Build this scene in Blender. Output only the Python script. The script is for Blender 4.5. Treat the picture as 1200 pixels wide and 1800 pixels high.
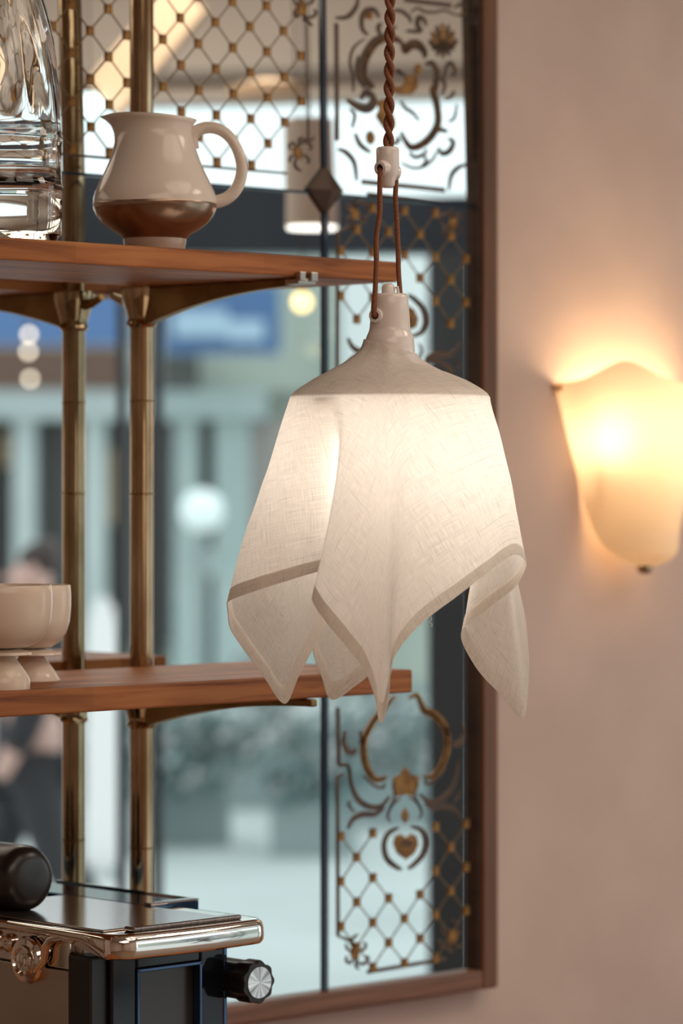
import bpy, math, random
from mathutils import Vector, Matrix, noise as mnoise
random.seed(7)
for o in list(bpy.data.objects): bpy.data.objects.remove(o)
S = bpy.context.scene
COL = S.collection
R = math.radians

# ------------------------------------------------------------------ camera
F = 6000.0                 # focal length in pixels of the 1200x1800 frame
A = R(44)                  # angle between the view and the mirror wall's normal
LC, ZC, HY = 3.68, 1.5, 845.0
sA, cA = math.sin(A), math.cos(A)
cam = bpy.data.cameras.new('camera'); camo = bpy.data.objects.new('camera', cam); COL.objects.link(camo)
camo.location = (0, -LC, ZC); camo.rotation_euler = (R(90), 0, -A)
cam.sensor_fit = 'VERTICAL'; cam.sensor_height = 36; cam.sensor_width = 24
cam.lens = F/1800*36; cam.shift_y = (HY-900)/1800.0
cam.dof.use_dof = True; cam.dof.focus_distance = 4.17; cam.dof.aperture_fstop = 3.5
cam.clip_end = 200
S.camera = camo
# ------------------------------------------------------------------ world, big lights, exposure
w = bpy.data.worlds.new('overcast_sky'); S.world = w; w.use_nodes = True
bg = w.node_tree.nodes['Background']; bg.inputs[0].default_value = (0.93, 0.975, 1.0, 1); bg.inputs[1].default_value = 1.7
S.view_settings.view_transform = 'Standard'; S.view_settings.look = 'None'
S.view_settings.gamma = 1; S.view_settings.use_curve_mapping = False
S.view_settings.exposure = 0.0
def area(name, loc, rot, sx, sy, power, col):
    l = bpy.data.lights.new(name, 'AREA'); l.shape = 'RECTANGLE'; l.size = sx; l.size_y = sy
    l.energy = power; l.color = col
    o = bpy.data.objects.new(name, l); COL.objects.link(o); o.location = loc; o.rotation_euler = rot
    return o
area('unseen_ceiling_light', (0.9, -4.0, 3.12), (0, 0, 0), 2.8, 2.8, 58, (1, .82, .66))
area('unseen_ceiling_light', (3.3, -2.3, 3.12), (0, 0, 0), 1.6, 1.6, 21, (1, .82, .66))

area('unseen_ceiling_light', (5.0, -2.1, 3.12), (0, 0, 0), 1.0, 1.0, 22, (1, .84, .70))  # added, unseen light that brightens the soffit shown in the mirror

# ------------------------------------------------------------------ mapping helpers
def P(px, py, D):
    r = (px-600)/F*D
    return Vector((D*sA + r*cA, -LC + D*cA - r*sA, ZC + (HY-py)/F*D))
def PY(px, py, y):
    t = (px-600)/F
    return P(px, py, (LC+y)/(cA - t*sA))
def V(px, py, D):                      # a place in the room that is seen by way of the mirror
    p = P(px, py, D); return Vector((p.x, -p.y, p.z))
RV = Vector((cA, -sA, 0)); DV = Vector((sA, cA, 0)); UZ = Vector((0, 0, 1))
MR = Vector((cA, sA, 0)); MD = Vector((sA, -cA, 0))   # right and depth directions as the mirror turns them

# ------------------------------------------------------------------ objects
ORG = {}
def empty(name, loc, label=None, cat=None, group=None, kind=None):
    o = bpy.data.objects.new(name, None); COL.objects.link(o); o.location = loc; o.empty_display_size = .05
    ORG[o] = Vector(loc); tag(o, label, cat, group, kind); return o
def tag(o, label=None, cat=None, group=None, kind=None):
    if label: o['label'] = label
    if cat: o['category'] = cat
    if group: o['group'] = group
    if kind: o['kind'] = kind
    return o
def mesh(name, verts, faces, mat, parent=None, smooth=False, label=None, origin=None, autos=None):
    org = ORG[parent] if parent is not None else (Vector(origin) if origin is not None else Vector((0, 0, 0)))
    me = bpy.data.meshes.new(name)
    me.from_pydata([tuple(Vector(v)-org) for v in verts], [], faces); me.update()
    o = bpy.data.objects.new(name, me); COL.objects.link(o)
    if parent is not None: o.parent = parent
    else: o.location = org
    ORG[o] = org
    if mat: me.materials.append(mat)
    if smooth:
        me.polygons.foreach_set('use_smooth', [True]*len(me.polygons))
        if autos: me.set_sharp_from_angle(angle=R(autos))
    if label: o['label'] = label
    return o
class MB:
    def __init__(s): s.v = []; s.f = []
    def add(s, v, f):
        b = len(s.v); s.v += [Vector(q) for q in v]; s.f += [tuple(i+b for i in q) for q in f]; return s
    def box(s, lo, hi, ex=None):
        (x0, y0, z0), (x1, y1, z1) = lo, hi
        v = [(x, y, z) for z in (z0, z1) for y in (y0, y1) for x in (x0, x1)]
        return s.add(v, [(0,2,3,1),(4,5,7,6),(0,1,5,4),(2,6,7,3),(0,4,6,2),(1,3,7,5)])
    def obox(s, c, ex, ey, ez):            # centre and three half vectors
        c = Vector(c); ex, ey, ez = Vector(ex), Vector(ey), Vector(ez)
        v = [c + ex*i + ey*j + ez*k for k in (-1, 1) for j in (-1, 1) for i in (-1, 1)]
        return s.add(v, [(0,2,3,1),(4,5,7,6),(0,1,5,4),(2,6,7,3),(0,4,6,2),(1,3,7,5)])
    def tube(s, pts, rad, n=12, cap=True, closed=False):
        pts = [Vector(p) for p in pts]; m = len(pts)
        rf = rad if callable(rad) else (lambda t: rad)
        up = None; v = []; f = []
        for i, p in enumerate(pts):
            t = (pts[(i+1) % m] - pts[i-1]) if closed else (pts[min(i+1, m-1)] - pts[max(i-1, 0)])
            t.normalize()
            if up is None: up = Vector((0, 0, 1)) if abs(t.z) < .9 else Vector((1, 0, 0))
            a = up - t*up.dot(t); a.normalize(); b = t.cross(a); up = a
            rr = rf(i/max(m-1, 1))
            v += [p + (a*math.cos(2*math.pi*k/n) + b*math.sin(2*math.pi*k/n))*rr for k in range(n)]
        mm = m if closed else m-1
        for i in range(mm):
            j = (i+1) % m
            f += [(i*n+k, i*n+(k+1) % n, j*n+(k+1) % n, j*n+k) for k in range(n)]
        if cap and not closed: f += [tuple(range(n-1, -1, -1)), tuple(range((m-1)*n, m*n))]
        return s.add(v, f)
    def lathe(s, prof, c=(0, 0, 0), n=48, ax=None, rmod=None):
        # prof: (r, h); ax: three axes (x, y, h)
        c = Vector(c); X, Y, H = ax or (Vector((1, 0, 0)), Vector((0, 1, 0)), UZ)
        v = []; f = []; m = len(prof)
        for i, (r, h) in enumerate(prof):
            for k in range(n):
                a = 2*math.pi*k/n; rr = r*(rmod(a, h) if rmod else 1)
                v.append(c + X*(rr*math.cos(a)) + Y*(rr*math.sin(a)) + H*h)
        for i in range(m-1):
            f += [(i*n+k, i*n+(k+1) % n, (i+1)*n+(k+1) % n, (i+1)*n+k) for k in range(n)]
        if prof[0][0] > 1e-6: f.append(tuple(range(n-1, -1, -1)))
        if prof[-1][0] > 1e-6: f.append(tuple(range((m-1)*n, m*n)))
        return s.add(v, f)
    def prism(s, poly, vec):
        poly = [Vector(p) for p in poly]; vec = Vector(vec); n = len(poly)
        return s.add(poly + [p+vec for p in poly],
                     [tuple(range(n-1, -1, -1)), tuple(range(n, 2*n))] + [(i, (i+1) % n, n+(i+1) % n, n+i) for i in range(n)])
    def build(s, name, mat, parent=None, smooth=False, label=None, origin=None, autos=40, bevel=0, bseg=2):
        o = mesh(name, s.v, s.f, mat, parent, smooth, label, origin, autos if smooth else None)
        if bevel:
            b = o.modifiers.new('bevel', 'BEVEL'); b.width = bevel; b.segments = bseg; b.limit_method = 'ANGLE'; b.angle_limit = R(40)
            b.harden_normals = False
        return o
def catmull(pts, n=8, closed=False):
    pts = [tuple(p) for p in pts]; m = len(pts); out = []
    rng = range(m) if closed else range(m-1)
    for i in rng:
        g = (lambda k: pts[k % m]) if closed else (lambda k: pts[min(max(k, 0), m-1)])
        p0, p1, p2, p3 = g(i-1), g(i), g(i+1), g(i+2)
        for q in range(n):
            t = q/n
            out.append(tuple(.5*((2*b) + (-a+c)*t + (2*a-5*b+4*c-d)*t*t + (-a+3*b-3*c+d)*t**3) for a, b, c, d in zip(p0, p1, p2, p3)))
    if not closed: out.append(pts[-1])
    return out
def interp(tab, x):
    if x <= tab[0][0]: return tab[0][1]
    for (a, b), (c, d) in zip(tab, tab[1:]):
        if x <= c: return b + (d-b)*(x-a)/(c-a)
    return tab[-1][1]

# ------------------------------------------------------------------ materials
def mat(name, col=(.8, .8, .8), rough=.5, metal=0, spec=.5, **kw):
    m = bpy.data.materials.new(name); m.use_nodes = True
    b = m.node_tree.nodes['Principled BSDF']
    b.inputs['Base Color'].default_value = (*col, 1); b.inputs['Roughness'].default_value = rough
    b.inputs['Metallic'].default_value = metal; b.inputs['Specular IOR Level'].default_value = spec
    for k, v in kw.items(): b.inputs[k.replace('_', ' ')].default_value = v
    return m
def nodes(m): return m.node_tree.nodes, m.node_tree.links, m.node_tree.nodes['Principled BSDF']
def noisy(m, c1, c2, scale=(1, 1, 1), nscale=6, detail=6, lo=.35, hi=.65, bump=0, bdist=.002, rough=None, coord='Object', dist=0):
    n, l, b = nodes(m)
    tc = n.new('ShaderNodeTexCoord'); mp = n.new('ShaderNodeMapping'); mp.inputs['Scale'].default_value = scale
    l.new(tc.outputs[coord], mp.inputs['Vector'])
    nz = n.new('ShaderNodeTexNoise'); nz.inputs['Scale'].default_value = nscale; nz.inputs['Detail'].default_value = detail
    nz.inputs['Distortion'].default_value = dist
    l.new(mp.outputs['Vector'], nz.inputs['Vector'])
    cr = n.new('ShaderNodeValToRGB'); cr.color_ramp.elements[0].position = lo; cr.color_ramp.elements[1].position = hi
    cr.color_ramp.elements[0].color = (*c1, 1); cr.color_ramp.elements[1].color = (*c2, 1)
    l.new(nz.outputs['Fac'], cr.inputs['Fac']); l.new(cr.outputs['Color'], b.inputs['Base Color'])
    if bump:
        bp = n.new('ShaderNodeBump'); bp.inputs['Strength'].default_value = bump; bp.inputs['Distance'].default_value = bdist
        l.new(nz.outputs['Fac'], bp.inputs['Height']); l.new(bp.outputs['Normal'], b.inputs['Normal'])
    if rough:
        mr = n.new('ShaderNodeMapRange'); mr.inputs['To Min'].default_value = rough[0]; mr.inputs['To Max'].default_value = rough[1]
        l.new(nz.outputs['Fac'], mr.inputs['Value']); l.new(mr.outputs['Result'], b.inputs['Roughness'])
    return m
def emit(name, col, s):
    m = mat(name, col, .5); b = m.node_tree.nodes['Principled BSDF']
    b.inputs['Emission Color'].default_value = (*col, 1); b.inputs['Emission Strength'].default_value = s
    return m
M = {}
M['plaster'] = noisy(mat('plaster', rough=.85, spec=.2), (.60, .475, .42), (.66, .53, .47), nscale=5, bump=.12, bdist=.004)
M['ceil'] = noisy(mat('ceiling_paint', rough=.9), (.62, .57, .52), (.66, .61, .56), nscale=3)
M['floor'] = noisy(mat('floor_boards', rough=.5), (.20, .12, .07), (.30, .19, .11), scale=(1, 8, 1), nscale=3)
M['soffit'] = noisy(mat('soffit_paint', rough=.9), (.76, .72, .68), (.82, .78, .74), nscale=3)
M['navy'] = noisy(mat('navy_paint', rough=.35), (.032, .055, .092), (.042, .068, .108), nscale=4)
M['slate'] = noisy(mat('slate_paint', rough=.5), (.055, .080, .110), (.068, .094, .125), nscale=4)
M['mirror'] = mat('silvered_mirror', (.86, .90, .89), .008, 1)
n_, l_, b_ = nodes(M['mirror'])
M['bevelglass'] = mat('bevel_dark_glass', (.015, .03, .06), .08, 0, .8)
M['frame'] = noisy(mat('walnut_frame', rough=.38), (.105, .040, .014), (.20, .085, .032), scale=(30, 30, 1.2), nscale=3, detail=8, bump=.1, bdist=.001)
M['frameh'] = noisy(mat('walnut_frame_bottom', rough=.42), (.15, .065, .035), (.27, .13, .075), scale=(1.2, 30, 30), nscale=3, detail=8, bump=.1, bdist=.001)
M['gilt'] = noisy(mat('aged_gilding', rough=.42, metal=.55), (.16, .068, .017), (.36, .185, .05), nscale=60, detail=4)
M['giltdark'] = noisy(mat('dark_outline_enamel', rough=.5), (.050, .028, .016), (.11, .055, .022), nscale=40)
M['lattice'] = mat('lattice_line_gilding', (.22, .15, .07), .5, .3)
M['bronze'] = noisy(mat('dark_bronze', rough=.45, metal=.3), (.045, .028, .020), (.075, .045, .032), nscale=30)
M['brass'] = noisy(mat('old_brass', rough=.22, metal=1), (.33, .235, .135), (.52, .39, .245), scale=(1, 1, .35), nscale=26, detail=8, rough=(.05, .15))
M['brassdark'] = noisy(mat('cast_brass', rough=.32, metal=1), (.22, .135, .05), (.36, .23, .095), nscale=18, detail=6, rough=(.22, .45), bump=.12, bdist=.002)
def wood(name, a, b, c):
    m = mat(name, rough=.46, spec=.28); n, l, bs = nodes(m)
    tc = n.new('ShaderNodeTexCoord'); mp = n.new('ShaderNodeMapping'); mp.inputs['Scale'].default_value = (1.6, 16, 26)
    l.new(tc.outputs['Object'], mp.inputs['Vector'])
    nz = n.new('ShaderNodeTexNoise'); nz.inputs['Scale'].default_value = 2.6; nz.inputs['Detail'].default_value = 10; nz.inputs['Distortion'].default_value = .8
    l.new(mp.outputs['Vector'], nz.inputs['Vector'])
    cr = n.new('ShaderNodeValToRGB'); e = cr.color_ramp.elements
    e[0].position = .32; e[0].color = (*a, 1); e[1].position = .72; e[1].color = (*c, 1)
    q = e.new(.5); q.color = (*b, 1)
    l.new(nz.outputs['Fac'], cr.inputs['Fac'])
    # staves: blocks of differing tone along the board
    mp2 = n.new('ShaderNodeMapping'); mp2.inputs['Scale'].default_value = (3.2, 22, .01); l.new(tc.outputs['Object'], mp2.inputs['Vector'])
    vo = n.new('ShaderNodeTexVoronoi'); vo.inputs['Scale'].default_value = 1; vo.distance = 'CHEBYCHEV'; l.new(mp2.outputs['Vector'], vo.inputs['Vector'])
    hs = n.new('ShaderNodeHueSaturation'); mr = n.new('ShaderNodeMapRange'); mr.inputs['To Min'].default_value = .72; mr.inputs['To Max'].default_value = 1.3
    sp = n.new('ShaderNodeSeparateColor'); l.new(vo.outputs['Color'], sp.inputs[0]); l.new(sp.outputs[0], mr.inputs['Value'])
    l.new(mr.outputs['Result'], hs.inputs['Value']); l.new(cr.outputs['Color'], hs.inputs['Color']); l.new(hs.outputs['Color'], bs.inputs['Base Color'])
    bp = n.new('ShaderNodeBump'); bp.inputs['Strength'].default_value = .15; bp.inputs['Distance'].default_value = .001
    l.new(nz.outputs['Fac'], bp.inputs['Height']); l.new(bp.outputs['Normal'], bs.inputs['Normal'])
    return m
M['wood'] = wood('oiled_shelf_wood', (.20, .060, .016), (.41, .142, .040), (.55, .222, .070))
M['porcelain'] = mat('white_porcelain', (.80, .74, .70), .14, 0, .5)
M['jugwhite'] = mat('cream_glaze', (.80, .71, .63), .13, 0, .4)
M['jugbrown'] = noisy(mat('brown_lustre_glaze', rough=.24, metal=.9), (.33, .225, .16), (.40, .28, .205), nscale=20)
M['jugfoot'] = mat('tan_glaze_foot', (.55, .43, .35), .3, .1)
M['bowl'] = mat('ivory_glaze', (.80, .68, .57), .18, 0, .4)
M['clipbrass'] = mat('pale_brass', (.75, .52, .26), .4, .4)
M['cord'] = noisy(mat('brown_textile_cord', rough=.7), (.16, .050, .020), (.27, .095, .042), scale=(1, 1, 1), nscale=500, detail=2, bump=.4, bdist=.0006)
M['hole'] = mat('dark_hole', (.03, .012, .008), .8)
M['chrome'] = mat('chrome', (.80, .77, .73), .06, 1)
M['steel'] = noisy(mat('brushed_steel', rough=.32, metal=1), (.52, .47, .42), (.55, .50, .45), scale=(1, 2, 240), nscale=5, rough=(.28, .36))
M['topsteel'] = noisy(mat('dark_polished_top', rough=.14, metal=.85), (.20, .17, .16), (.32, .26, .23), scale=(120, 2, 2), nscale=5, rough=(.08, .2))
M['gloss'] = mat('black_gloss_enamel', (.006, .009, .015), .06, 0, .4)
M['bluegloss'] = mat('blue_daylight_gloss', (.05, .10, .19), .03, .75, .8)  # blue of reflected daylight put into the base colour
M['black'] = mat('black_plastic', (.012, .011, .011), .38, 0, .5)
M['blacksatin'] = mat('black_satin_handle', (.018, .015, .015), .3, 0, .5)
M['screen'] = mat('dark_grey_window', (.045, .043, .045), .25, 0, .5)
# brushed disc: radial anisotropic look by angular noise
m = mat('brushed_aluminium', (.72, .70, .70), .25, 1); n, l, b = nodes(m)
tc = n.new('ShaderNodeTexCoord'); gr = n.new('ShaderNodeTexGradient'); gr.gradient_type = 'RADIAL'
mp = n.new('ShaderNodeMapping'); mp.inputs['Rotation'].default_value = (R(90), 0, 0)
l.new(tc.outputs['Object'], mp.inputs['Vector']); l.new(mp.outputs['Vector'], gr.inputs['Vector'])
nz = n.new('ShaderNodeTexNoise'); nz.noise_dimensions = '1D'; nz.inputs['Scale'].default_value = 14; nz.inputs['Detail'].default_value = 5
l.new(gr.outputs['Fac'], nz.inputs['W']); cr = n.new('ShaderNodeValToRGB')
cr.color_ramp.elements[0].position = .35; cr.color_ramp.elements[1].position = .65
cr.color_ramp.elements[0].color = (.30, .29, .29, 1); cr.color_ramp.elements[1].color = (.95, .93, .92, 1)
l.new(nz.outputs['Fac'], cr.inputs['Fac']); l.new(cr.outputs['Color'], b.inputs['Base Color']); M['alu'] = m
def glass(name, col, rough=0.0, ior=1.45):
    m = mat(name, col, rough); b = m.node_tree.nodes['Principled BSDF']
    b.inputs['Transmission Weight'].default_value = 1; b.inputs['IOR'].default_value = ior; return m
M['glass'] = glass('clear_glass', (.98, .98, .97))
def pane_mat(name, tint, refl=.08):
    m = bpy.data.materials.new(name); m.use_nodes = True; n = m.node_tree.nodes; l = m.node_tree.links
    for q in list(n):
        if q.type != 'OUTPUT_MATERIAL': n.remove(q)
    t = n.new('ShaderNodeBsdfTransparent'); t.inputs[0].default_value = (*tint, 1)
    g = n.new('ShaderNodeBsdfGlossy'); g.inputs['Roughness'].default_value = .02
    x = n.new('ShaderNodeMixShader'); x.inputs[0].default_value = refl
    l.new(t.outputs[0], x.inputs[1]); l.new(g.outputs[0], x.inputs[2]); l.new(x.outputs[0], n['Material Output'].inputs[0]); return m
M['pane'] = pane_mat('shop_glass', (.93, .97, .97), .05)
# linen: diffuse + translucent with woven threads
def linen(name, trans, c0=(.94, .90, .845), weave=1.0):
    m = bpy.data.materials.new(name); m.use_nodes = True; n = m.node_tree.nodes; l = m.node_tree.links
    for q in list(n):
        if q.type != 'OUTPUT_MATERIAL': n.remove(q)
    uv = n.new('ShaderNodeUVMap'); uv.uv_map = 'cloth'
    def thread(sx, sy, sc):
        mp = n.new('ShaderNodeMapping'); mp.inputs['Scale'].default_value = (sx, sy, 1); l.new(uv.outputs[0], mp.inputs[0])
        z = n.new('ShaderNodeTexNoise'); z.inputs['Scale'].default_value = sc; z.inputs['Detail'].default_value = 3; l.new(mp.outputs[0], z.inputs['Vector'])
        return z.outputs['Fac']
    def math_(op, a, b, c=None):
        q = n.new('ShaderNodeMath'); q.operation = op
        for i, x in enumerate((a, b, c)):
            if x is None: continue
            if isinstance(x, (int, float)): q.inputs[i].default_value = x
            else: l.new(x, q.inputs[i])
        return q.outputs[0]
    t1 = thread(50, 1200, 1.0); t2 = thread(1200, 50, 1.0)          # fine threads
    s1 = thread(13, 620, 1.0); s2 = thread(620, 13, 1.0)            # slubs
    mx = math_('MAXIMUM', s1, s2)
    sl = n.new('ShaderNodeMapRange'); sl.inputs['From Min'].default_value = .62; sl.inputs['From Max'].default_value = .74; l.new(mx, sl.inputs[0])
    fine = math_('ADD', t1, t2)
    fn = n.new('ShaderNodeMapRange'); fn.inputs['From Min'].default_value = .75; fn.inputs['From Max'].default_value = 1.25
    fn.inputs['To Min'].default_value = 1.06; fn.inputs['To Max'].default_value = .84; l.new(fine, fn.inputs[0])
    dk = math_('MULTIPLY', sl.outputs[0], .28*weave); tone = math_('SUBTRACT', fn.outputs[0], dk)
    col = n.new('ShaderNodeVectorMath'); col.operation = 'SCALE'; col.inputs[0].default_value = c0; l.new(tone, col.inputs['Scale'])
    d = n.new('ShaderNodeBsdfDiffuse'); t = n.new('ShaderNodeBsdfTranslucent')
    l.new(col.outputs[0], d.inputs['Color']); l.new(col.outputs[0], t.inputs['Color'])
    bp = n.new('ShaderNodeBump'); bp.inputs['Strength'].default_value = .35; bp.inputs['Distance'].default_value = .0006
    l.new(fine, bp.inputs['Height']); l.new(bp.outputs[0], d.inputs['Normal']); l.new(bp.outputs[0], t.inputs['Normal'])
    x = n.new('ShaderNodeMixShader'); x.inputs[0].default_value = trans
    l.new(d.outputs[0], x.inputs[1]); l.new(t.outputs[0], x.inputs[2]); l.new(x.outputs[0], n['Material Output'].inputs[0]); return m
M['linen'] = linen('white_linen', .48)
M['hem'] = linen('linen_hem', .30, (.84, .77, .69))
M['bulb'] = emit('warm_bulb', (1, .92, .82), 19)
M['sconcebulb'] = emit('sconce_bulb', (1, .78, .52), 62)
def shade_mat(name, col, tr):
    m = bpy.data.materials.new(name); m.use_nodes = True; n = m.node_tree.nodes; l = m.node_tree.links
    for q in list(n):
        if q.type != 'OUTPUT_MATERIAL': n.remove(q)
    d = n.new('ShaderNodeBsdfDiffuse'); t = n.new('ShaderNodeBsdfTranslucent'); d.inputs[0].default_value = (*col, 1); t.inputs[0].default_value = (*col, 1)
    x = n.new('ShaderNodeMixShader'); x.inputs[0].default_value = tr
    l.new(d.outputs[0], x.inputs[1]); l.new(t.outputs[0], x.inputs[2]); l.new(x.outputs[0], n['Material Output'].inputs[0]); return m
M['alabaster'] = shade_mat('frosted_amber_glass', (.93, .81, .61), .20)
# street
M['pave'] = noisy(mat('pale_paving', rough=.9), (.50, .53, .52), (.62, .65, .64), nscale=.6, detail=3)
M['teal'] = noisy(mat('pale_teal_paint', rough=.7), (.40, .48, .47), (.48, .56, .55), nscale=1)
M['facade'] = noisy(mat('pale_green_render', rough=.9), (.42, .46, .41), (.50, .54, .48), nscale=1)
M['facadewarm'] = mat('pinkish_brick', (.42, .37, .35), .9)
M['darkpane'] = mat('dark_shop_pane', (.10, .105, .10), .2)
M['brownpane'] = mat('brown_interior_pane', (.17, .10, .07), .5)
M['bluesign'] = mat('blue_sign_paint', (.075, .16, .34), .6)
M['lightsign'] = mat('pale_blue_lettering', (.42, .56, .70), .6)
M['leaf'] = noisy(mat('grey_green_leaf', rough=.7), (.12, .19, .19), (.30, .39, .39), nscale=3)
M['petal'] = mat('pale_petal', (.62, .58, .58), .7)
M['planter'] = mat('zinc_planter', (.30, .35, .35), .6)
M['coat'] = mat('black_coat', (.03, .03, .034), .8)
M['jeans'] = mat('dark_trousers', (.035, .036, .04), .8)
M['skin'] = mat('skin', (.62, .40, .34), .6)
M['hair'] = mat('dark_hair', (.05, .035, .03), .6)
M['white'] = mat('white_paint', (.82, .84, .83), .5)
M['warmpatch_dish'] = mat('ochre_light_patch_and_dish', (.90, .70, .50), .7)  # ochre of the dish and of the bar painted as a warm-lit patch

# ------------------------------------------------------------------ the room
struct = lambda o: tag(o, kind='structure')
XE, YB, XL, HC, FZ = 9.3, -6.5, -2.6, 3.2, -.35
struct(MB().box((XL, .02, FZ), (XE, .14, HC)).build('wall_mirror', M['plaster']))
struct(MB().box((XL, YB-.1, FZ), (2.6, YB, HC)).build('wall_back', M['plaster']))
struct(MB().box((XL-.1, YB-.1, FZ), (XL, .14, HC)).build('wall_left', M['plaster']))
# the shopfront runs across the corner, square to the mirrored view
DS = 9.0
def Q(q, z, dd=0): return Vector((DS*sA, LC-DS*cA, 0)) + MR*q + MD*dd + UZ*z
def qbox(mb, q0, q1, z0, z1, th=.05, dd=0):
    return mb.obox(Q((q0+q1)/2, (z0+z1)/2, dd), MR*((q1-q0)/2), MD*th, UZ*((z1-z0)/2))
def qx(px): return (px-600)/F*DS
def qz(py): return ZC + (HY-py)/F*DS
flp = [(XL, .02), Q(3.98, 0).xy, Q(-5.35, 0).xy, (XL, YB)]
struct(MB().prism([(p[0], p[1], FZ-.05) for p in flp], (0, 0, .05)).build('floor', M['floor']))
struct(MB().prism([(p[0], p[1], HC) for p in flp], (0, 0, .1)).build('ceiling', M['ceil']))
zl0, zl1, zt = qz(448), qz(290), qz(112)
mb = MB(); qbox(mb, -5.35, 4.0, zt, HC, .06); qbox(mb, -5.35, -2.4, FZ, zt, .06); qbox(mb, 1.9, 4.0, FZ, zt, .06)
struct(mb.build('wall_shopfront', M['soffit']))
struct(qbox(MB(), -2.4, 1.9, zl0, zl1, .07, -.02).build('trim_1', M['navy']))
struct(qbox(MB(), -2.4, 1.9, qz(78), qz(60), .05, -.05).build('trim_2', mat('grey_cornice', (.36, .35, .34), .8)))
struct(qbox(MB(), qx(752), qx(822), FZ, zl0, .07, -.02).build('trim_3', M['slate']))
struct(qbox(MB(), qx(268), qx(286), FZ, zl0, .03).build('trim_4', M['slate']))
struct(qbox(MB(), qx(206), qx(222), FZ, zl0, .03).build('trim_5', M['slate']))
struct(qbox(MB(), qx(842), qx(905), FZ, zl0, .05, .02).build('trim_6', M['teal']))
mb = MB(); qbox(mb, qx(286), qx(752), FZ, zl0, .003); struct(mb.build('window_1', M['pane']))
mb = MB(); qbox(mb, -2.4, 1.9, zl1, zt, .003); struct(mb.build('window_2', M['pane']))

# ------------------------------------------------------------------ the framed mirror
ZS = PY(470, 333, 0).z                    # height of the horizontal joint
XS = PY(570, 333, 0).x                    # the vertical joint
XR = PY(834, 900, 0).x                    # inner right edge
ZB = PY(825, 1704.6, 0).z                 # inner bottom edge
XLm, ZT = PY(-900, 900, 0).x, 2.95
TILT = math.tan(R(1.0))
def tl(v):                                # the upper panes lean back a little about the joint
    v = Vector(v); return Vector((v.x, v.y + max(0, v.z-ZS)*TILT, v.z))
mir = empty('framed_mirror', (XS, 0, ZB), 'large antique mirror with gilded lattice panes in a walnut frame', 'mirror')
def pane(x0, x1, z0, z1, lab):
    return MB().add([tl(p) for p in ((x0, 0, z0), (x1, 0, z0), (x1, 0, z1), (x0, 0, z1), (x0, .006, z0), (x1, .006, z0), (x1, .006, z1), (x0, .006, z1))],
        [(0,1,2,3), (5,4,7,6), (1,5,6,2), (4,0,3,7), (3,2,6,7), (4,5,1,0)]).build('mirror_pane', M['mirror'], mir, label=lab)
g = .0015
pUL = pane(XLm, XS-g, ZS+g, ZT, 'upper wide mirror pane with gilded diamond lattice')
pUR = pane(XS+g, XR, ZS+g, ZT, 'upper narrow mirror pane with gilded scroll cartouche')
pLL = pane(XLm, XS-g, ZB, ZS-g, 'large plain lower mirror pane')
pLR = pane(XS+g, XR, ZB, ZS-g, 'lower narrow mirror pane with lattice, hearts and cartouche')
# joints and frame
MB().box((XS-.0045, -.004, ZB), (XS+.0045, .004, ZS)).build('joint_strip', M['bevelglass'], mir)
mb = MB(); mb.add([tl(p) for p in ((XS-.0045, -.004, ZS), (XS+.0045, -.004, ZS), (XS+.0045, -.004, ZT), (XS-.0045, -.004, ZT), (XS-.0045, .004, ZS), (XS+.0045, .004, ZS), (XS+.0045, .004, ZT), (XS-.0045, .004, ZT))],
    [(0,1,2,3), (5,4,7,6), (1,5,6,2), (4,0,3,7), (3,2,6,7), (4,5,1,0)]); mb.build('joint_strip', M['bevelglass'], mir)
MB().box((XLm, -.003, ZS-.002), (XR, .004, ZS+.002)).build('joint_strip', M['bevelglass'], mir)
fw = .034
def rail(x0, x1, z0, z1, m): return MB().box((x0, -.020, z0), (x1, .02, z1)).build('frame_rail', m, mir, bevel=.005, bseg=3)
rail(XR, XR+fw, ZB-fw*.9, ZT+fw, M['frame'])
MB().box((XR-.005, -.013, ZB), (XR+.003, .004, ZT)).build('frame_bead', M['bronze'], mir)
rail(XLm-fw, XLm, ZB-fw*.9, ZT+fw, M['frame'])
rail(XLm, XR, ZB-fw*.9, ZB, M['frameh'])
rail(XLm, XR, ZT, ZT+fw, M['frameh'])
# diamond boss on the crossing of the joints
c = Vector((PY(577, 335, -.01).x, -.006, PY(577, 335, 0).z)); hw, hh = .036, .036
MB().add([c+Vector((-hw, 0, 0)), c+Vector((0, 0, -hh)), c+Vector((hw, 0, 0)), c+Vector((0, 0, hh)), c+Vector((0, -.012, 0)),
          c+Vector((-hw, .012, 0)), c+Vector((0, .012, -hh)), c+Vector((hw, .012, 0)), c+Vector((0, .012, hh))],
         [(0,1,4), (1,2,4), (2,3,4), (3,0,4), (1,0,5,6), (2,1,6,7), (3,2,7,8), (0,3,8,5), (5,8,7,6)]).build('diamond_boss', M['bronze'], mir)
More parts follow.
